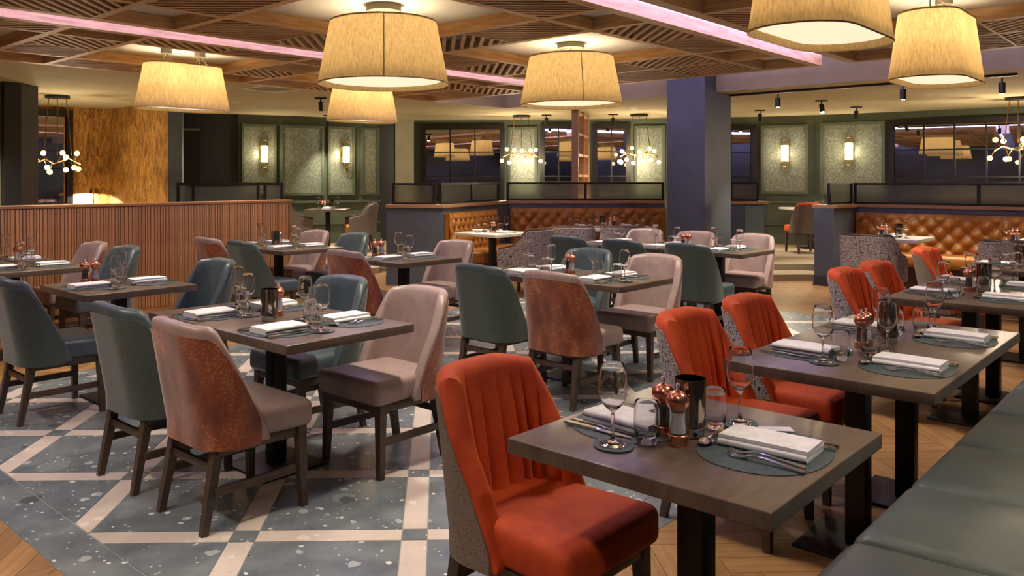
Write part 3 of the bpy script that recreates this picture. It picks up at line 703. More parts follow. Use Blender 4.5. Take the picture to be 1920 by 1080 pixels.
# service counter beside the column, screen behind the partition, lattice screen, lamp
c0, c1 = D(1371, 12.75), D(1437, 12.75); cw = sqrt((c0[0]-c1[0])**2+(c0[1]-c1[1])**2)
o = thing('service_counter', 'navy service counter with oak top right of the navy column', 'counter', (c0[0], c0[1], PZ), VIEW-pi/2)
obj('body', G().box(0, cw-.02, .02, .4, 0, .88).mesh('body', navy, False), o)
obj('counter_top', G().rbox(-.02, cw+.03, -.02, .43, .88, .925, .006, 2).mesh('counter_top', capwood), o)
obj('side_panel', G().box(.22, cw-.035, .005, .02, .02, .86).mesh('side_panel', pbr('sage_paint', '#6f8a7c', .5), False), o)
s = thing('glass_screen', 'little glass screen on the service counter', 'glass screen', (c0[0], c0[1], PZ+.925), VIEW-pi/2, 'black framed glass screens')
for zz in (0, .27): obj('rail', G().box(.02, .46, .1, .13, zz, zz+.03).mesh('rail', black_frame, False), s)
for xx in (.02, .43): obj('post', G().box(xx, xx+.03, .098, .132, 0, .3).mesh('post', black_frame, False), s)
obj('pane', G().box(.05, .43, .11, .12, .03, .27).mesh('pane', reeded, False), s)
s0, s1 = D(332, 10.6), D(531, 10.6); sw_ = sqrt((s0[0]-s1[0])**2+(s0[1]-s1[1])**2)
o = thing('screen_wall', 'low dark wall carrying a black framed screen behind the slatted partition', 'low wall', (s0[0], s0[1], PZ), VIEW-pi/2)
obj('body', G().box(0, sw_, -.06, .06, 0, .88).mesh('body', navy_dark, False), o)
s = thing('glass_screen', 'black framed glass screen behind the slatted partition', 'glass screen', (s0[0], s0[1], PZ+.88), VIEW-pi/2, 'black framed glass screens')
for zz in (0, .315): obj('rail', G().box(0, sw_, -.02, .02, zz, zz+.035).mesh('rail', black_frame, False), s)
for xx in (0, .2, sw_-.34, sw_-.25, sw_-.035): obj('post', G().box(xx, xx+.035, -.021, .021, 0, .35).mesh('post', black_frame, False), s)
for xa, xb in ((.035, .2), (.235, sw_-.34), (sw_-.215, sw_-.035)): obj('pane', G().box(xa, xb, -.006, .006, .035, .315).mesh('pane', reeded, False), s)
l0, l1 = D(1078, 14.3), D(1099, 15.6); lw = sqrt((l0[0]-l1[0])**2+(l0[1]-l1[1])**2); ly = atan2(l1[1]-l0[1], l1[0]-l0[0])
o = thing('lattice_screen', 'tall open wooden lattice screen behind the middle banquette', 'screen', (l0[0], l0[1], PZ), ly)
for xx in (0, lw*.5, lw-.05): obj('upright', G().box(xx, xx+.05, -.06, .06, 0, CZ-PZ-.01).mesh('upright', capwood, False), o)
for k in range(7): obj('rail', G().box(.05, lw-.05, -.05, .05, .2+k*.37, .24+k*.37).mesh('rail', capwood, False), o)
lx, ly_ = 5.78, 14.1
o = thing('table_lamp', 'slim brass lamp washing the gold wallpaper with white light', 'lamp', (lx, ly_, PZ))
obj('stem', G().tube([(0, 0, .02), (0, 0, 1.05)], .008, 8).mesh('stem', brass), o)
obj('base', G().lathe([(.0001, 0), (.12, 0), (.12, .015), (.01, .025), (.0001, .03)], 20).mesh('base', brass), o)
obj('head', G().lathe([(.0001, 1.03), (.07, 1.03), (.05, 1.12), (.0001, 1.12)], 20).mesh('head', brass), o)
light('SPOT', 'table_lamp_light', (lx, ly_, PZ+1.01), 70, (1, .95, .9), rot=(radians(12), 0, 0), spot_size=radians(165), spot_blend=.1, shadow_soft_size=.03)

# ---------------------------------------------------------------- bench in the right foreground
bench = thing('upholstered_bench', 'long grey green leather bench in the right foreground', 'bench', (1.3, 0, 0))
BL = 8.0; ns = 14; x = 0.
for i in range(ns):
    w = BL/ns
    def shp(px, py, pz, w=w):
        k = (py-.18)/.62; dz = -.03*max(0, k-.55)**2*5; return (px, py, pz+dz*(1 if pz > .4 else 0))
    obj('seat_cushion', cached('bench_seat', lambda: G().rbox(.003, w-.003, .14, .80, .33, .475, .05, 5, 0, shp).mesh('seat_cushion', bench_leather)), bench, (i*w, 0, 0))
    obj('back_cushion', cached('bench_back', lambda: G().rbox(.0015, w-.0015, -.02, .14, .40, .95, .05, 4).mesh('back_cushion', bench_leather)), bench, (i*w, 0, 0))
obj('base', G().box(.03, BL-.03, .0, .72, 0, .34).mesh('base', blackm, False), bench)
# ---------------------------------------------------------------- chairs
def shell_geo(plan, top, z0, th, lean, narrow, chan=0, nz=9, inset=.03):
    # plan: list of (x,y) from right wing tip round the back to the left wing tip; top: height at each plan point
    n = len(plan); nrm = []
    for i in range(n):
        a, b = plan[max(0, i-1)], plan[min(n-1, i+1)]; L = sqrt((b[0]-a[0])**2+(b[1]-a[1])**2)
        nrm.append(((b[1]-a[1])/L, -(b[0]-a[0])/L))          # pointing outwards
    cen = (sum(p[0] for p in plan)/n, 0)
    for i in range(n):
        if (plan[i][0]-cen[0]-.15)*nrm[i][0]+plan[i][1]*nrm[i][1] < 0: nrm[i] = (-nrm[i][0], -nrm[i][1])
    H = max(top)
    def place(x, y, z):
        k = max(0, (z-.40)/(H-.40)); bk = max(0, min(1, (-x+.06)/.26))
        s = max(0, min(1, (x+.235)/.15)); s = s*s*(3-2*s); return (x-lean*k*bk, y*(1-narrow*k*(1-s)+narrow*.35*k*s), z)
    def pt(i, z, off): return place(plan[i][0]+nrm[i][0]*off, plan[i][1]+nrm[i][1]*off, z)
    g = G(); ring = []
    for i in range(n):
        t = top[i]; r = min(th/2, (t-z0)/2.2); col = []
        for k in range(nz): col.append(pt(i, z0+.015+(t-r-z0-.015)*k/(nz-1), 0))
        for k in range(1, 6): a = pi*k/6; col.append(pt(i, t-r+r*sin(a), -th/2+th/2*cos(a)))
        for k in range(nz-1, -1, -1):
            zz = z0+.015+(t-r-z0-.015)*k/(nz-1); o_ = -th
            if chan:
                s = i/(n-1)*chan; o_ -= .03*(abs(sin(pi*s))**.5-.3)*min(1, k/2+.3)*(1-(k/(nz-1))**4)
            col.append(pt(i, zz, o_))
        ring.append(col)
    m = len(ring[0]); vs = [p for c in ring for p in c]; fs = []
    for i in range(n-1):
        for k in range(m): fs.append((i*m+k, i*m+(k+1) % m, (i+1)*m+(k+1) % m, (i+1)*m+k))
    fs += [tuple(range(m-1, -1, -1)), tuple((n-1)*m+k for k in range(m))]
    g.add(vs, fs)
    b = G(); cols = []                                       # outer cover panel, slightly proud and inset from the rim
    ii = [i for i in range(n) if top[i]-z0 > inset*2.0]
    for i in ii:
        t = top[i]-inset
        cols.append([pt(i, z0+.004+(t-z0-.004)*k/7, .006) for k in range(8)])
    cols2 = [[pt(i, z0+.004+(top[i]-inset-z0-.004)*k/7, -.004) for k in range(8)] for i in ii]
    N = len(ii); V = [p for c in cols for p in c]+[p for c in cols2 for p in c]; F = []
    for i in range(N-1):
        for k in range(7):
            F.append((i*8+k, (i+1)*8+k, (i+1)*8+k+1, i*8+k+1))
        F.append((i*8+7, (i+1)*8+7, N*8+(i+1)*8+7, N*8+i*8+7)); F.append((i*8, N*8+i*8, N*8+(i+1)*8, (i+1)*8))
    for k in range(7): F.append((k, k+1, N*8+k+1, N*8+k)); F.append(((N-1)*8+k, N*8+(N-1)*8+k, N*8+(N-1)*8+k+1, (N-1)*8+k+1))
    b.add(V, F)
    rim = [pt(i, top[i]+.004, -th/2) for i in range(n)]
    return g, b, rim
def u_plan(xf, xb, hw, rad, n):                              # U shaped plan, wings reaching forward to xf
    P = []; segs = [(xf-(xb+rad)), pi/2*rad, 2*(hw-rad), pi/2*rad, (xf-(xb+rad))]; T = sum(segs)
    for i in range(n):
        s = T*i/(n-1)
        if s <= segs[0]: P.append((xf-s, -hw)); continue
        s -= segs[0]
        if s <= segs[1]: a = s/rad; P.append((xb+rad-rad*sin(a), -hw+rad-rad*cos(a))); continue
        s -= segs[1]
        if s <= segs[2]: P.append((xb, -hw+rad+s)); continue
        s -= segs[2]
        if s <= segs[3]: a = s/rad; P.append((xb+rad-rad*cos(a), hw-rad+rad*sin(a))); continue
        s -= segs[3]; P.append((xb+rad+s, hw))
    return P
def chair_meshes(kind, front, back, seat):
    d = {}
    if kind in ('side', 'channel'):
        n = 111 if kind == 'channel' else 41
        P = u_plan(.03, -.235, .25, .15, n); Hh = .875
        top = []
        for x, y in P:
            f = max(0, (x+.155)/.185); e_ = (abs(y)/.25)
            top.append(Hh-.025*e_**3-(.475*f if f > 0 else 0))
        g, b, rim = shell_geo(P, top, .335, .08 if kind == 'channel' else .058, .095, .13, 11 if kind == 'channel' else 0, inset=.05)
        d['backrest'] = g.mesh('backrest', front, True, 50); d['outer_back'] = b.mesh('outer_back', back, True, 50)
        def shp(x, y, z):
            k = (x+.2)/.46; y2 = y*(.90+.14*k); c = 1-(y/.25)**2; return (x+(.02*c if x > .1 else 0), y2, z+(.018*c*(1-(2*k-1)**2) if z > .42 else 0))
        d['seat'] = G().rbox(-.2, .265, -.235, .235, .355, .475, .035, 4, 0, shp).mesh('seat', seat, True, 60)
        zt = .36
    else:                                                    # tub armchair
        P = u_plan(.2, -.27, .30, .16, 45); Hh = .83; top = []
        for x, y in P:
            f = max(0, min(1, (x+.20)/.2)); f = f*f*(3-2*f); g2 = max(0, (x-.0)/.2)
            top.append(Hh-.21*f-.05*g2)
        g, b, rim = shell_geo(P, top, .30, .05, .07, .06, 0, inset=.012)
        d['backrest'] = g.mesh('backrest', front, True, 50); d['outer_back'] = b.mesh('outer_back', back, True, 50)
        d['piping'] = G().tube(rim, .017, 8).mesh('piping', trim_leather)
        d['seat'] = G().rbox(-.2, .25, -.235, .235, .33, .47, .04, 4).mesh('seat', seat, True, 60)
        zt = .34
    for nm, a, bq, wa, wb in (('f1', (.215, .205, zt), (.225, .215, 0), .022, .015), ('f2', (.215, -.205, zt), (.225, -.215, 0), .022, .015),
                              ('r1', (-.175, .175, zt), (-.245, .185, 0), .022, .015), ('r2', (-.175, -.175, zt), (-.245, -.185, 0), .022, .015)):
        d[nm] = G().taper(bq, a, wb, wa).mesh('leg', walnut, False)
    for s, nm in ((1, 's1'), (-1, 's2')): d[nm] = G().box(-.205, .213, s*.205-.009, s*.205+.009, .155, .19).mesh('stretcher', walnut, False) if kind != 'tub' else None
    d['s3'] = G().box(-.2, -.182, -.17, .17, .24, .275).mesh('stretcher', walnut, False) if kind != 'tub' else None
    d['apron'] = G().rbox(-.19, .235, -.215, .215, .315, .36, .008, 2).mesh('seat_frame', walnut)
    return d
def chair(key, x, y, rz, label, group, z=0):
    d = cached(('chair', key), lambda: chair_meshes(*CH[key]))
    o = thing(CN[key], label, 'armchair' if CH[key][0] == 'tub' else 'chair', (x, y, z), rz, group)
    obj('seat', d['seat'], o); obj('backrest', d['backrest'], o); obj('outer_back', d['outer_back'], o)
    if 'piping' in d: obj('piping', d['piping'], o)
    for k in ('f1', 'f2', 'r1', 'r2'): obj('leg', d[k], o)
    for k in ('s1', 's2', 's3'):
        if d[k]: obj('stretcher', d[k], o)
    obj('seat_frame', d['apron'], o)
    return o
CH = {'pink': ('side', pink, chenille, pink), 'teal': ('side', teal, greenfab, teal), 'red': ('channel', velvet, tweed, velvet), 'redg': ('channel', velvet, tweed_fine, velvet),
      'tub': ('tub', tweed_big, tweed_big, trim_leather), 'tubgrey': ('tub', greyfab, greyfab, tan_leather), 'taupe': ('channel', velvet, greyfab, velvet)}
CN = {'pink': 'dining_chair', 'teal': 'dining_chair', 'red': 'velvet_chair', 'redg': 'velvet_chair', 'tub': 'tweed_armchair', 'tubgrey': 'grey_armchair', 'taupe': 'velvet_chair'}
SG = 'leather dining chairs with fabric backs'; RG = 'channelled red velvet chairs'; AG = 'tweed tub armchairs'
S = {'E': 0, 'W': pi, 'S': -pi/2, 'N': pi/2}
for key, x, y, rz, lb in (
    ('pink', 1.94, 3.24, 'E', 'mauve leather chair with rust back, front of the front-left table'),
    ('teal', 1.94, 3.87, 'E', 'green backed chair beside the foremost rust backed chair'),
    ('pink', 2.83, 3.22, 'W', 'mauve leather chair facing us at the right end of the front-left table'),
    ('teal', 2.86, 3.92, 'W', 'teal chair behind the mauve chair of the front-left table'),
    ('teal', 1.945, 5.38, 'E', 'teal chair cut off by the left edge of the view'),
    ('teal', 2.88, 5.43, 'W', 'teal chair facing left between the two front-left tables'),
    ('pink', 2.93, 7.72, 'W', 'mauve chair at the far left table against the slatted partition'),
    ('teal', 2.93, 7.06, 'W', 'dark teal chair in front of the slatted partition, next to mauve chair'),
    ('pink', 4.47, 7.55, 'E', 'rust backed mauve chair leaning into view before the slatted partition'),
    ('teal', 4.47, 6.92, 'E', 'green backed chair just right of the partition-side rust backed chair'),
    ('pink', 5.40, 7.62, 'W', 'mauve chair facing left at the right end of the partition'),
    ('teal', 5.42, 6.95, 'W', 'teal chair facing left near the end of the partition'),
    ('pink', 4.52, 5.40, 'E', 'rust backed chair at the small table before the navy pier'),
    ('pink', 5.42, 5.42, 'W', 'mauve chair facing left at the small table before the navy pier'),
    ('teal', 4.45, 3.82, 'E', 'dark green backed chair left of the central rust backed chair'),
    ('pink', 4.45, 3.20, 'E', 'rust backed chair at the front of the central table'),
    ('pink', 5.42, 3.26, 'W', 'mauve chair facing us at the right end of the central table'),
    ('teal', 5.52, 3.95, 'W', 'teal chair facing left behind the glasses of the central table'),
    ('teal', 7.12, 3.66, 'E', 'green backed chair at the near end of the long six-seat table'),
    ('teal', 7.12, 4.36, 'E', 'green backed chair in the middle of the long six-seat table'),
    ('teal', 7.12, 5.02, 'E', 'green backed chair at the far end of the long six-seat table'),
    ('pink', 8.24, 3.72, 'W', 'mauve chair at the right end of the long six-seat table'),
    ('pink', 8.24, 4.38, 'W', 'mauve chair in front of the navy column'),
    ('pink', 8.24, 5.02, 'W', 'mauve chair half hidden at the far end of the six-seat table')):
    chair(key, x, y, S[rz], lb, SG)
for key, x, y, rz, lb in (
    ('redg', 1.98, 1.53, 'S', 'orange velvet channel-back chair at the nearest table'),
    ('red', 3.36, 1.55, 'S', 'red velvet chair at the second bench-side table, nearer one'),
    ('red', 4.0, 1.55, 'S', 'red velvet chair at the second bench-side table, farther one'),
    ('red', 5.66, 1.62, 'S', 'red velvet chair at the third bench-side table, nearer one'),
    ('red', 6.3, 1.62, 'S', 'red velvet chair at the third bench-side table, farther one'),
    ('redg', 7.9, 1.70, 'S', 'orange red chair with plain grey back, farthest along the bench')):
    chair(key, x, y, S[rz], lb, RG)
for x, y, rz, lb in ((8.05, 6.52, pi/2+.1, 'tweed tub armchair seen from the side at the corner banquette table'), (*D(1070, 10.9), VIEW, 'tweed tub armchair with its back to us, left at the middle banquette'),
                     (*D(1165, 10.9), VIEW, 'tweed tub armchair with its back to us, half hidden at middle banquette'), (9.95, 2.98, 0, 'tweed tub armchair with its back to us at the right banquette'), (9.98, 1.62, 0, 'tweed tub armchair behind the glasses at the right edge')):
    chair('tub', x, y, rz, lb, AG)
chair('tubgrey', *D(672, 14.4), VIEW+pi/2+.25, 'grey armchair on the platform before the green panelled wall', 'grey armchairs', PZ)
chair('tubgrey', *D(562, 14.5), VIEW-pi/2+.3, 'grey armchair half hidden by the slatted partition', 'grey armchairs', PZ)
chair('taupe', *D(1507, 14.1), VIEW, 'taupe backed red chair alone on the raised platform', 'platform chairs', PZ)

# ---------------------------------------------------------------- tables
def table(x0, y0, w, l, posts, label, top=table_m, rz=0, z=0, edge=edge_m, group='dark timber dining tables', h=.75):
    cx, cy = x0+w/2, y0+l/2
    if rz: cx, cy = x0, y0
    o = thing('dining_table', label, 'table', (cx, cy, z), rz, group)
    def mk():
        return G().rbox(-w/2, w/2, -l/2, l/2, h-.042, h, .004, 2).mesh('table_top', top)
    obj('table_top', cached(('ttop', round(w, 3), round(l, 3), top.name), mk), o)
    for px, py in posts:
        b = obj('base_plate', cached('tbase', lambda: G().rbox(-.19, .19, -.19, .19, 0, .014, .005, 2).mesh('base_plate', blackm)), o, (px, py, 0))
        obj('post', cached(('tpost', h), lambda: G().rbox(-.039, .039, -.039, .039, .014, h-.05, .004, 2).mesh('post', blackm)), o, (px, py, 0))
        obj('top_bracket', cached(('tbr', h), lambda: G().box(-.15, .15, -.15, .15, h-.05, h-.042).mesh('top_bracket', blackm, False)), o, (px, py, 0))
    return o
T = {}
def reg(k, x0, y0, w, l, phrase): T[k] = (x0, y0, w, l, phrase)
one = [(0, 0)]
table(1.715, .715, .755, .735, one, 'nearest dark timber table, bottom right'); reg('T1', 1.715, .715, .755, .735, 'the nearest dark table')
table(3.04, .72, 1.48, .735, [(-.33, 0), (.33, 0)], 'second bench-side table, long with four settings'); reg('T2', 3.04, .72, 1.48, .735, 'the second bench-side table')
table(5.33, .80, 1.48, .735, [(-.33, 0), (.33, 0)], 'third bench-side table, cut by the right edge'); reg('T3', 5.33, .80, 1.48, .735, 'the third bench-side table')
table(7.5, .86, .85, .735, one, 'farthest dark table along the bench, beyond the third'); reg('T3b', 7.5, .86, .85, .735, 'the farthest bench-side table')
for k, x0, y0, l, posts, lb, ph in (('T4', 2.005, 2.92, 1.27, one, 'four-seat dark table at the front left', 'the front-left table'), ('T5', 2.02, 5.06, .735, one, 'small dark table behind the front-left table', 'the small left table'),
        ('T6', 1.98, 6.72, 1.27, one, 'dark table cut by the left edge by the partition', 'the far left table'), ('T7', 4.58, 6.72, 1.27, one, 'four-seat dark table at the right end of the partition', 'the partition-end table'),
        ('T8', 4.60, 5.05, .735, one, 'small dark table before the navy pier', 'the small pier-side table'), ('T9', 4.60, 2.92, 1.25, one, 'four-seat dark table in the centre of the room', 'the central table'),
        ('T10', 7.37, 3.35, 2.0, [(0, -.6), (0, .6)], 'long six-seat dark table in front of the navy column', 'the six-seat table')):
    table(x0, y0, .745 if k != 'T9' else .70, l, posts, lb); reg(k, x0, y0, .745 if k != 'T9' else .70, l, ph)
PG = 'pale topped banquette tables'
table(7.78, 6.77, .72, .72, one, 'pale topped table in the banquette corner', pale_top, group=PG); reg('B1', 7.78, 6.77, .72, .72, 'the corner banquette table')
b2 = D(1137, 11.95); table(b2[0], b2[1], .70, 1.36, [(0, -.4), (0, .4)], 'long pale topped table at the middle banquette', pale_top, VIEW, group=PG)
table(10.47, 2.66, .76, .74, one, 'pale topped table at the right banquette', pale_top, group=PG); reg('B3', 10.47, 2.66, .76, .74, 'the right banquette table')
table(10.47, 1.32, .76, .74, one, 'pale topped table at the right edge of the view', pale_top, group=PG); reg('B4', 10.47, 1.32, .76, .74, 'the right-edge banquette table')
bk = D(615, 14.3); table(bk[0], bk[1], .7, .7, one, 'dark table before the green panelled wall', table_m, VIEW, PZ)
pt_ = D(1520, 15.0); table(pt_[0], pt_[1], .7, .9, one, 'table on the platform behind the taupe backed chair', pale_top, VIEW, PZ, group=PG)
# ---------------------------------------------------------------- tableware
def pebble(w, d, n=36, seed=0, tip=.0):                    # rounded teardrop outline, w along y, d along x
    P = []
    for i in range(n):
        a = 2*pi*i/n; k = 1+tip*cos(a-.9)+.035*cos(2*a+seed); c, s = cos(a), sin(a)
        e_ = .88; P.append((d/2*k*(abs(c)**e_)*(1 if c > 0 else -1), w/2*k*(abs(s)**e_)*(1 if s > 0 else -1)))
    return P
def glassware(lo):
    n = 14 if lo else 32
    out = [(.0001, 0), (.036, 0), (.037, .002), (.030, .005), (.012, .009), (.006, .016), (.0042, .03), (.0042, .078), (.006, .088), (.016, .096), (.027, .108), (.035, .125), (.0385, .145), (.0375, .17), (.034, .195), (.0305, .215)]
    inn = [(.0298, .2155), (.0332, .195), (.0367, .17), (.0377, .145), (.0342, .125), (.0260, .1094), (.0145, .0988), (.004, .0965), (.0001, .0962)]
    return G().lathe(out+inn, n).mesh('wine_glass', clear, True, 70)
def tumbler(lo):
    n = 14 if lo else 32
    out = [(.0001, 0), (.024, 0), (.027, .003), (.0315, .02), (.0345, .045), (.0350, .07), (.0335, .095), (.0315, .112)]
    inn = [(.0306, .1125), (.0326, .095), (.0341, .07), (.0336, .045), (.0302, .022), (.024, .0185), (.0001, .0175)]
    return G().lathe(out+inn, n).mesh('tumbler', clear, True, 70)
def fold_napkin():                                         # three layers of one folded cloth, long axis along x
    t = .0075; hw = .066; path = []
    def arc(cx, cz, r, a0, a1, k=5):
        for i in range(k+1): a = a0+(a1-a0)*i/k; path.append((cx+r*cos(a), cz+r*sin(a)))
    path.append((-hw, .0045)); arc(hw-.006, .0085+.001, .005, -pi/2, pi/2); arc(-hw+.006, .0195, .005, -pi/2, -3*pi/2); path.append((hw-.008, .0245)); 
    n = len(path); L = .115; vs = []; fs = []
    for x in (-L, -L*.5, 0, L*.5, L):
        for side in (1, -1):
            for i, (y, z) in enumerate(path):
                a, b = path[max(0, i-1)], path[min(n-1, i+1)]; l = sqrt((b[0]-a[0])**2+(b[1]-a[1])**2)
                nx, nz = -(b[1]-a[1])/l, (b[0]-a[0])/l; q = .0043
                vs.append((x*(1+.01*sin(i)), y+nx*side*q, max(.0004, z+nz*side*q-.0015*(x/L)**2*(i/n))))
    m = 2*n
    for r in range(4):
        for i in range(n-1):
            fs.append((r*m+i, r*m+i+1, (r+1)*m+i+1, (r+1)*m+i)); fs.append((r*m+n+i+1, r*m+n+i, (r+1)*m+n+i, (r+1)*m+n+i+1))
        fs.append((r*m+n-1, r*m+2*n-1, (r+1)*m+2*n-1, (r+1)*m+n-1)); fs.append((r*m+n, r*m, (r+1)*m, (r+1)*m+n))
    for r in (0, 4):
        for i in range(n-1): fs.append((r*m+i, r*m+n+i, r*m+n+i+1, r*m+i+1))
    return G().add(vs, fs).mesh('napkin', napkin_m, True, 60)
def strip_solid(name, st, mat=steel):                      # stations (x, half width, z, half thickness)
    g = G(); vs = []; fs = []
    for x, w, z, t in st: vs += [(x, -w, z-t), (x, w, z-t), (x, w, z+t), (x, -w, z+t)]
    for i in range(len(st)-1):
        for k in range(4): fs.append((i*4+k, (i+1)*4+k, (i+1)*4+(k+1) % 4, i*4+(k+1) % 4))
    fs += [(0, 1, 2, 3), tuple((len(st)-1)*4+k for k in (3, 2, 1, 0))]
    return g.add(vs, fs)
def fork_mesh():
    g = strip_solid('fork', [(-.1, .009, .004, .0016), (-.06, .0075, .006, .002), (0, .004, .012, .002), (.03, .0035, .012, .0018), (.045, .009, .008, .0012), (.055, .012, .005, .001)])
    for k in (-1.5, -.5, .5, 1.5): g.add(*(lambda q: (q.v, q.f))(strip_solid('t', [(.052, .002, .0055, .001), (.075, .0018, .003, .001), (.095, .0012, .007, .0008)])) if 0 else ([(x, y+k*.0063, z) for x, y, z in strip_solid('t', [(.052, .002, .0055, .001), (.075, .0018, .003, .001), (.095, .0012, .007, .0008)]).v], strip_solid('t', [(.052, .002, .0055, .001), (.075, .0018, .003, .001), (.095, .0012, .007, .0008)]).f))
    return g.mesh('fork', steel, True, 50)
def knife_mesh():
    return strip_solid('k', [(-.11, .008, .0045, .003), (-.1, .0095, .0045, .004), (-.02, .0075, .0045, .0035), (0, .006, .0045, .003), (.006, .0088, .0045, .0012), (.06, .0105, .0045, .001), (.095, .008, .0045, .0009), (.112, .002, .0045, .0006)]).mesh('knife', steel, True, 50)
def spoon_mesh():
    g = strip_solid('s', [(-.09, .0085, .0035, .0016), (-.055, .007, .006, .0018), (0, .004, .012, .0018), (.03, .0035, .010, .0016)])
    def f(u, v): a = 2*pi*u; r = v; return (.055+.03*r*cos(a), .019*r*sin(a)*(1-.15*cos(a)), .0035+.006*r*r)
    g.grid(f, 16, 5, closed_u=True); g.grid(lambda u, v: (lambda p: (p[0], p[1], p[2]-.0014))(f(1-u, v)), 16, 5, closed_u=True)
    return g.mesh('spoon', steel, True, 60)
def place_mat(): return G().prism(pebble(.41, .31, 40, .4, .10), 0, .0025).mesh('place_mat', mat_m, True, 30)
def coaster(): return G().prism(pebble(.125, .105, 28, 1.1, .08), 0, .0025).mesh('coaster', mat_m, True, 30)
ITEMS = {'glass': lambda: glassware(False), 'glass_lo': lambda: glassware(True), 'tumbler': lambda: tumbler(False), 'tumbler_lo': lambda: tumbler(True), 'napkin': fold_napkin, 'fork': fork_mesh, 'knife': knife_mesh, 'spoon': spoon_mesh, 'mat': place_mat, 'coaster': coaster}
def item(key): return cached(('item', key), ITEMS[key])
def setting(ex, ey, phi, zt, seat, tab, lo=False, gl=(.30, .165), tb=(.335, .075), nap=0., wrap=True, white=False, far=False):
    if lo: gl, tb = (.27, .185), (.31, .10)
    def put(name, key, i, r, dz, rz, label, cat, group):
        x, y = rot2(i, -r, phi); o = obj(name, item(key), None, (ex+x, ey+y, zt+dz), (0, 0, phi+rz)); return tag(o, label, cat, group)
    w = 'at the %s of %s' % (seat, tab)
    if not white: put('place_mat', 'mat', .170, .0, .0, 0, 'grey green placemat ' + w, 'placemat', 'pebble shaped placemats')
    b = .0026 if not white else .0003
    put('napkin', 'napkin', .175, .005, b, nap, 'folded white napkin ' + w, 'napkin', 'folded white napkins')
    for k, r in (('inner', -.095), ('outer', -.125)) if not far else (('inner', -.095),): put('fork', 'fork', .145 if k == 'inner' else .135, r, b, 0, '%s steel fork %s' % (k, w), 'fork', 'steel forks')
    for k, r in (('inner', .098), ('outer', .128)) if not far else (('inner', .098),): put('knife', 'knife', .15, r, b, 0, '%s steel knife %s' % (k, w), 'knife', 'steel knives')
    if not far: put('spoon', 'spoon', .318, -.03, b, pi/2+.15, 'steel dessert spoon ' + w, 'spoon', 'steel spoons')
    if not white and not far: put('coaster', 'coaster', gl[0], gl[1], 0.0027, .4, 'grey green coaster ' + w, 'coaster', 'pebble shaped coasters')
    put('wine_glass', 'glass_lo' if lo else 'glass', gl[0], gl[1], .0053 if not white and not far else .0003, 0, 'stemmed wine glass ' + w, 'wine glass', 'stemmed wine glasses')
    put('tumbler', 'tumbler_lo' if lo else 'tumbler', tb[0], tb[1], .0028, 0, 'clear tumbler ' + w, 'tumbler', 'clear tumblers')
def mill(x, y, zt, filling, label, rz=0):
    o = thing('spice_mill', label, 'mill', (x, y, zt), rz, 'copper topped salt and pepper mills')
    obj('base', cached('m_base', lambda: G().lathe([(.0001, 0), (.027, 0), (.028, .002), (.028, .028), (.026, .03), (.0001, .03)], 24).mesh('base', copper)), o)
    obj('glass_body', cached('m_glass', lambda: G().lathe([(.0232, .0305), (.0245, .0305), (.0245, .045), (.021, .07), (.021, .0915), (.0197, .0915), (.0197, .07), (.0232, .045), (.0232, .0305)], 24).mesh('glass_body', mill_glass)), o)
    obj('filling', cached('m_fill'+filling, lambda: G().lathe([(.0001, .032), (.0195, .032), (.0195, .045), (.0165, .07), (.0165, .087), (.0001, .087)], 18).mesh('filling', salt if filling == 'salt' else pepper)), o)
    c = obj('copper_top', cached('m_top', lambda: G().lathe([(.0001, .092), (.018, .092), (.026, .1), (.031, .114), (.030, .127), (.022, .139), (.008, .145), (.0001, .146)], 28).mesh('copper_top', copper)), o)
    obj('finial', cached('m_fin', lambda: G().lathe([(.0001, .145), (.006, .146), (.004, .151), (.0075, .156), (.005, .162), (.0001, .164)], 16).mesh('finial', steel)), c)
def vase(x, y, zt, label):
    o = thing('metal_beaker', label, 'candle holder', (x, y, zt), 0, 'polished metal candle holders')
    obj('beaker', cached('v_body', lambda: G().lathe([(.0001, 0), (.036, 0), (.0365, .03), (.042, .034), (.0425, .16), (.0405, .16), (.0395, .036), (.0001, .034)], 32).mesh('beaker', chrome_dark)), o)
    obj('foot_band', cached('v_foot', lambda: G().lathe([(.0368, .002), (.0385, .004), (.0385, .026), (.0368, .028)], 32).mesh('foot_band', steel)), o)
    obj('candle', cached('v_candle', lambda: G().lathe([(.0001, .035), (.03, .035), (.03, .07), (.0001, .07)], 20).mesh('candle', pbr('wax', '#efe2c4', .5, Emission_Strength=0.))), o)
def centre(cx, cy, zt, tab, a=0, v=True, m=True):
    for nm, (dx, dy) in (('salt', (-.045, .055)), ('pepper', (-.1, .09))):
        x, y = rot2(dx, dy, a)
        if m: mill(cx+x, cy+y, zt, nm, 'copper topped %s mill in the middle of %s' % (nm, tab))
    x, y = rot2(.045, -.06, a)
    if v: vase(cx+x, cy+y, zt, 'polished metal candle holder in the middle of %s' % tab)
Z = .75
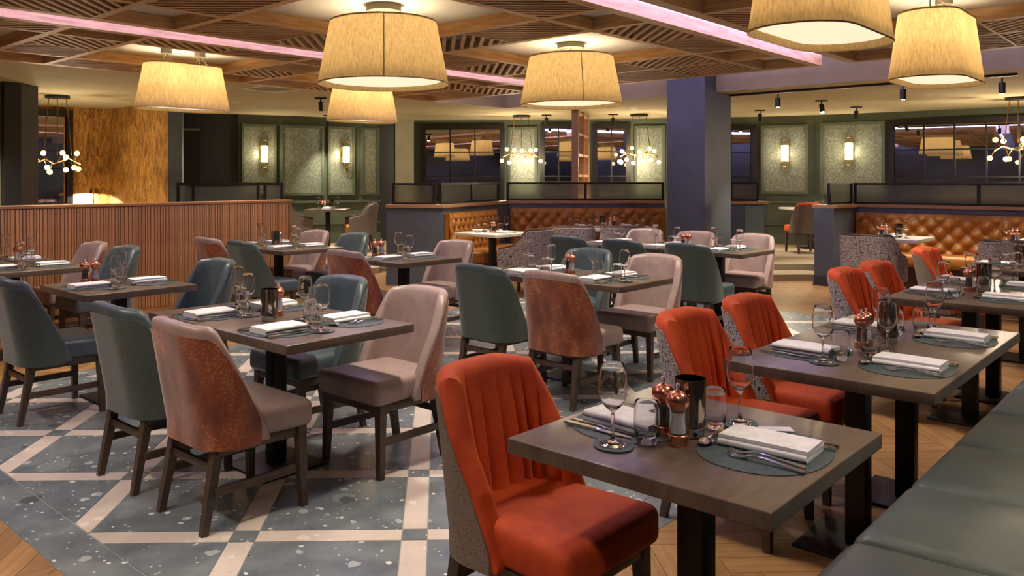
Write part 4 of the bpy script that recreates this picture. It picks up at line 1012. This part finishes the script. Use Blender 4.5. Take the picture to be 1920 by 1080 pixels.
# nearest table, laid out as in the photo
x0, y0, w, l, ph = T['T1']
setting(2.12, y0, pi/2, Z, 'bench-side place', ph, gl=(.325, .155), tb=(.36, .065), nap=.05)
setting(2.06, y0+l, -pi/2, Z, 'chair-side place', ph, gl=(.25, .205), tb=(.305, .125), nap=-.08)
mill(1.988, 1.082, Z, 'salt', 'copper topped salt mill on the nearest dark table'); mill(2.03, 1.15, Z, 'pepper', 'copper topped pepper mill on the nearest dark table')
vase(2.082, 1.095, Z, 'polished metal candle holder on the nearest dark table')
cl = G(); cl.prism([(-.045, -.02), (.045, -.02), (.045, .02), (-.045, .02)], 0, .0015)
x, y = 2.262, .93; tag(obj('printed_card', cl.mesh('printed_card', paper_card, False), None, (x, y, Z+.012), (0, 0, -.9)), 'small white card beside the napkin on the nearest dark table', 'card')
for k in ('T2', 'T3'):
    x0, y0, w, l, ph = T[k]; xs = (x0+.38, x0+1.1); lo = k == 'T3'
    for x, nm in zip(xs, ('near', 'far')):
        setting(x, y0, pi/2, Z, nm+' bench-side place', ph, lo); setting(x, y0+l, -pi/2, Z, nm+' chair-side place', ph, lo)
    centre(x0+w/2, y0+l/2+.03, Z, ph, .6)
x0, y0, w, l, ph = T['T3b']; setting(x0+w/2, y0, pi/2, Z, 'bench-side place', ph, True, far=True); setting(x0+w/2, y0+l, -pi/2, Z, 'chair-side place', ph, True, far=True); centre(x0+w/2, y0+l/2, Z, ph, pi/2)
for k in ('T4', 'T6', 'T7', 'T9'):
    x0, y0, w, l, ph = T[k]; lo = k != 'T4'; far = k == 'T7'
    for y, sa, sb in ((y0+.32, 'front place', 'right place'), (y0+.95, 'left place', 'back place')):
        setting(x0, y, 0, Z, sa, ph, lo, far=far); setting(x0+w, y, pi, Z, sb, ph, lo, far=far)
    centre(x0+w/2-.01, y0+l/2, Z, ph, -pi/2, v=k in ('T4', 'T7'))
for k in ('T5', 'T8'):
    x0, y0, w, l, ph = T[k]
    setting(x0, y0+l/2, 0, Z, 'left place', ph, True, far=k == 'T8'); setting(x0+w, y0+l/2, pi, Z, 'right place', ph, True, far=k == 'T8')
    centre(x0+w/2+.0, y0+l-.17, Z, ph, .3, v=False)
x0, y0, w, l, ph = T['T10']
for y, nm in ((y0+.33, 'near'), (y0+1.0, 'middle'), (y0+1.66, 'far')):
    setting(x0, y, 0, Z, nm+' green-chair place', ph, True, far=True); setting(x0+w, y, pi, Z, nm+' mauve-chair place', ph, True, far=True)
centre(x0+w/2, y0+.66, Z, ph, 0, False)
x0, y0, w, l, ph = T['B1']; setting(x0+w/2, y0, pi/2, Z, 'armchair place', ph, True, far=True, white=True); setting(x0+w/2, y0+l, -pi/2, Z, 'banquette place', ph, True, far=True, white=True); centre(x0+w/2, y0+l/2, Z, ph, pi/2)
for k in ('B3', 'B4'):
    x0, y0, w, l, ph = T[k]; setting(x0, y0+l/2, 0, Z, 'armchair place', ph, True, far=True, white=True); setting(x0+w, y0+l/2, pi, Z, 'banquette place', ph, True, far=True, white=True); centre(x0+w/2, y0+l/2, Z, ph, 0)
for s, nm in ((.34, 'left'), (-.34, 'right')):
    for side, sn in ((-.35, 'armchair'), (.35, 'banquette')):
        q = rot2(side, s, VIEW); setting(b2[0]+q[0], b2[1]+q[1], VIEW if side < 0 else VIEW+pi, Z, nm+' '+sn+' place', 'the middle banquette table', True, far=True, white=True)
centre(b2[0], b2[1], Z, 'the middle banquette table', VIEW+pi/2)
for s, nm in ((-.3, 'near'), (.3, 'far')):
    q = rot2(s*1.16, 0, VIEW); setting(bk[0]+q[0], bk[1]+q[1], VIEW if s < 0 else VIEW+pi, Z+PZ, nm+' place', 'the panelled-wall table', True, far=True)
centre(bk[0], bk[1], Z+PZ, 'the panelled-wall table', VIEW)
q = rot2(-.35, 0, VIEW); setting(pt_[0]+q[0], pt_[1]+q[1], VIEW, Z+PZ, 'chair place', 'the platform table', True, far=True, white=True)
# fill downlights added in the low ceiling to brighten the back of the room
for x, y, lb in ((13.2, 3.2, 'added fill downlight in the low ceiling behind the right banquette'), (12.4, 7.6, 'added fill downlight in the low ceiling behind the middle banquette'), (9.2, 11.2, 'added fill downlight in the low ceiling near the green panels'), (3.0, 10.3, 'added fill downlight in the low ceiling by the dark column'), (7.0, 11.6, 'added fill downlight in the low ceiling before the corridor')):
    downlight(x, y, CZ, lb, DOWN2)
vx, vy = D(508, 11.03)
o = thing('ceiling_vent', 'rectangular white ceiling vent left of the small oblong pendant', 'vent', (vx, vy, CZ))
g = G(); [g.box(*q) for q in ((-.3, .3, -.3, -.27, -.012, 0), (-.3, .3, .27, .3, -.012, 0), (-.3, -.27, -.27, .27, -.012, 0), (.27, .3, -.27, .27, -.012, 0))]; obj('frame', g.mesh('frame', MATS['white_trim'], False), o)
for k in range(9): obj('vent_slat', cached('vslat', lambda: G().box(-.27, .27, -.02, .02, -.006, -.002).mesh('vent_slat', MATS['white_trim'], False)), o, (0, -.24+k*.06, 0), (.3, 0, 0))
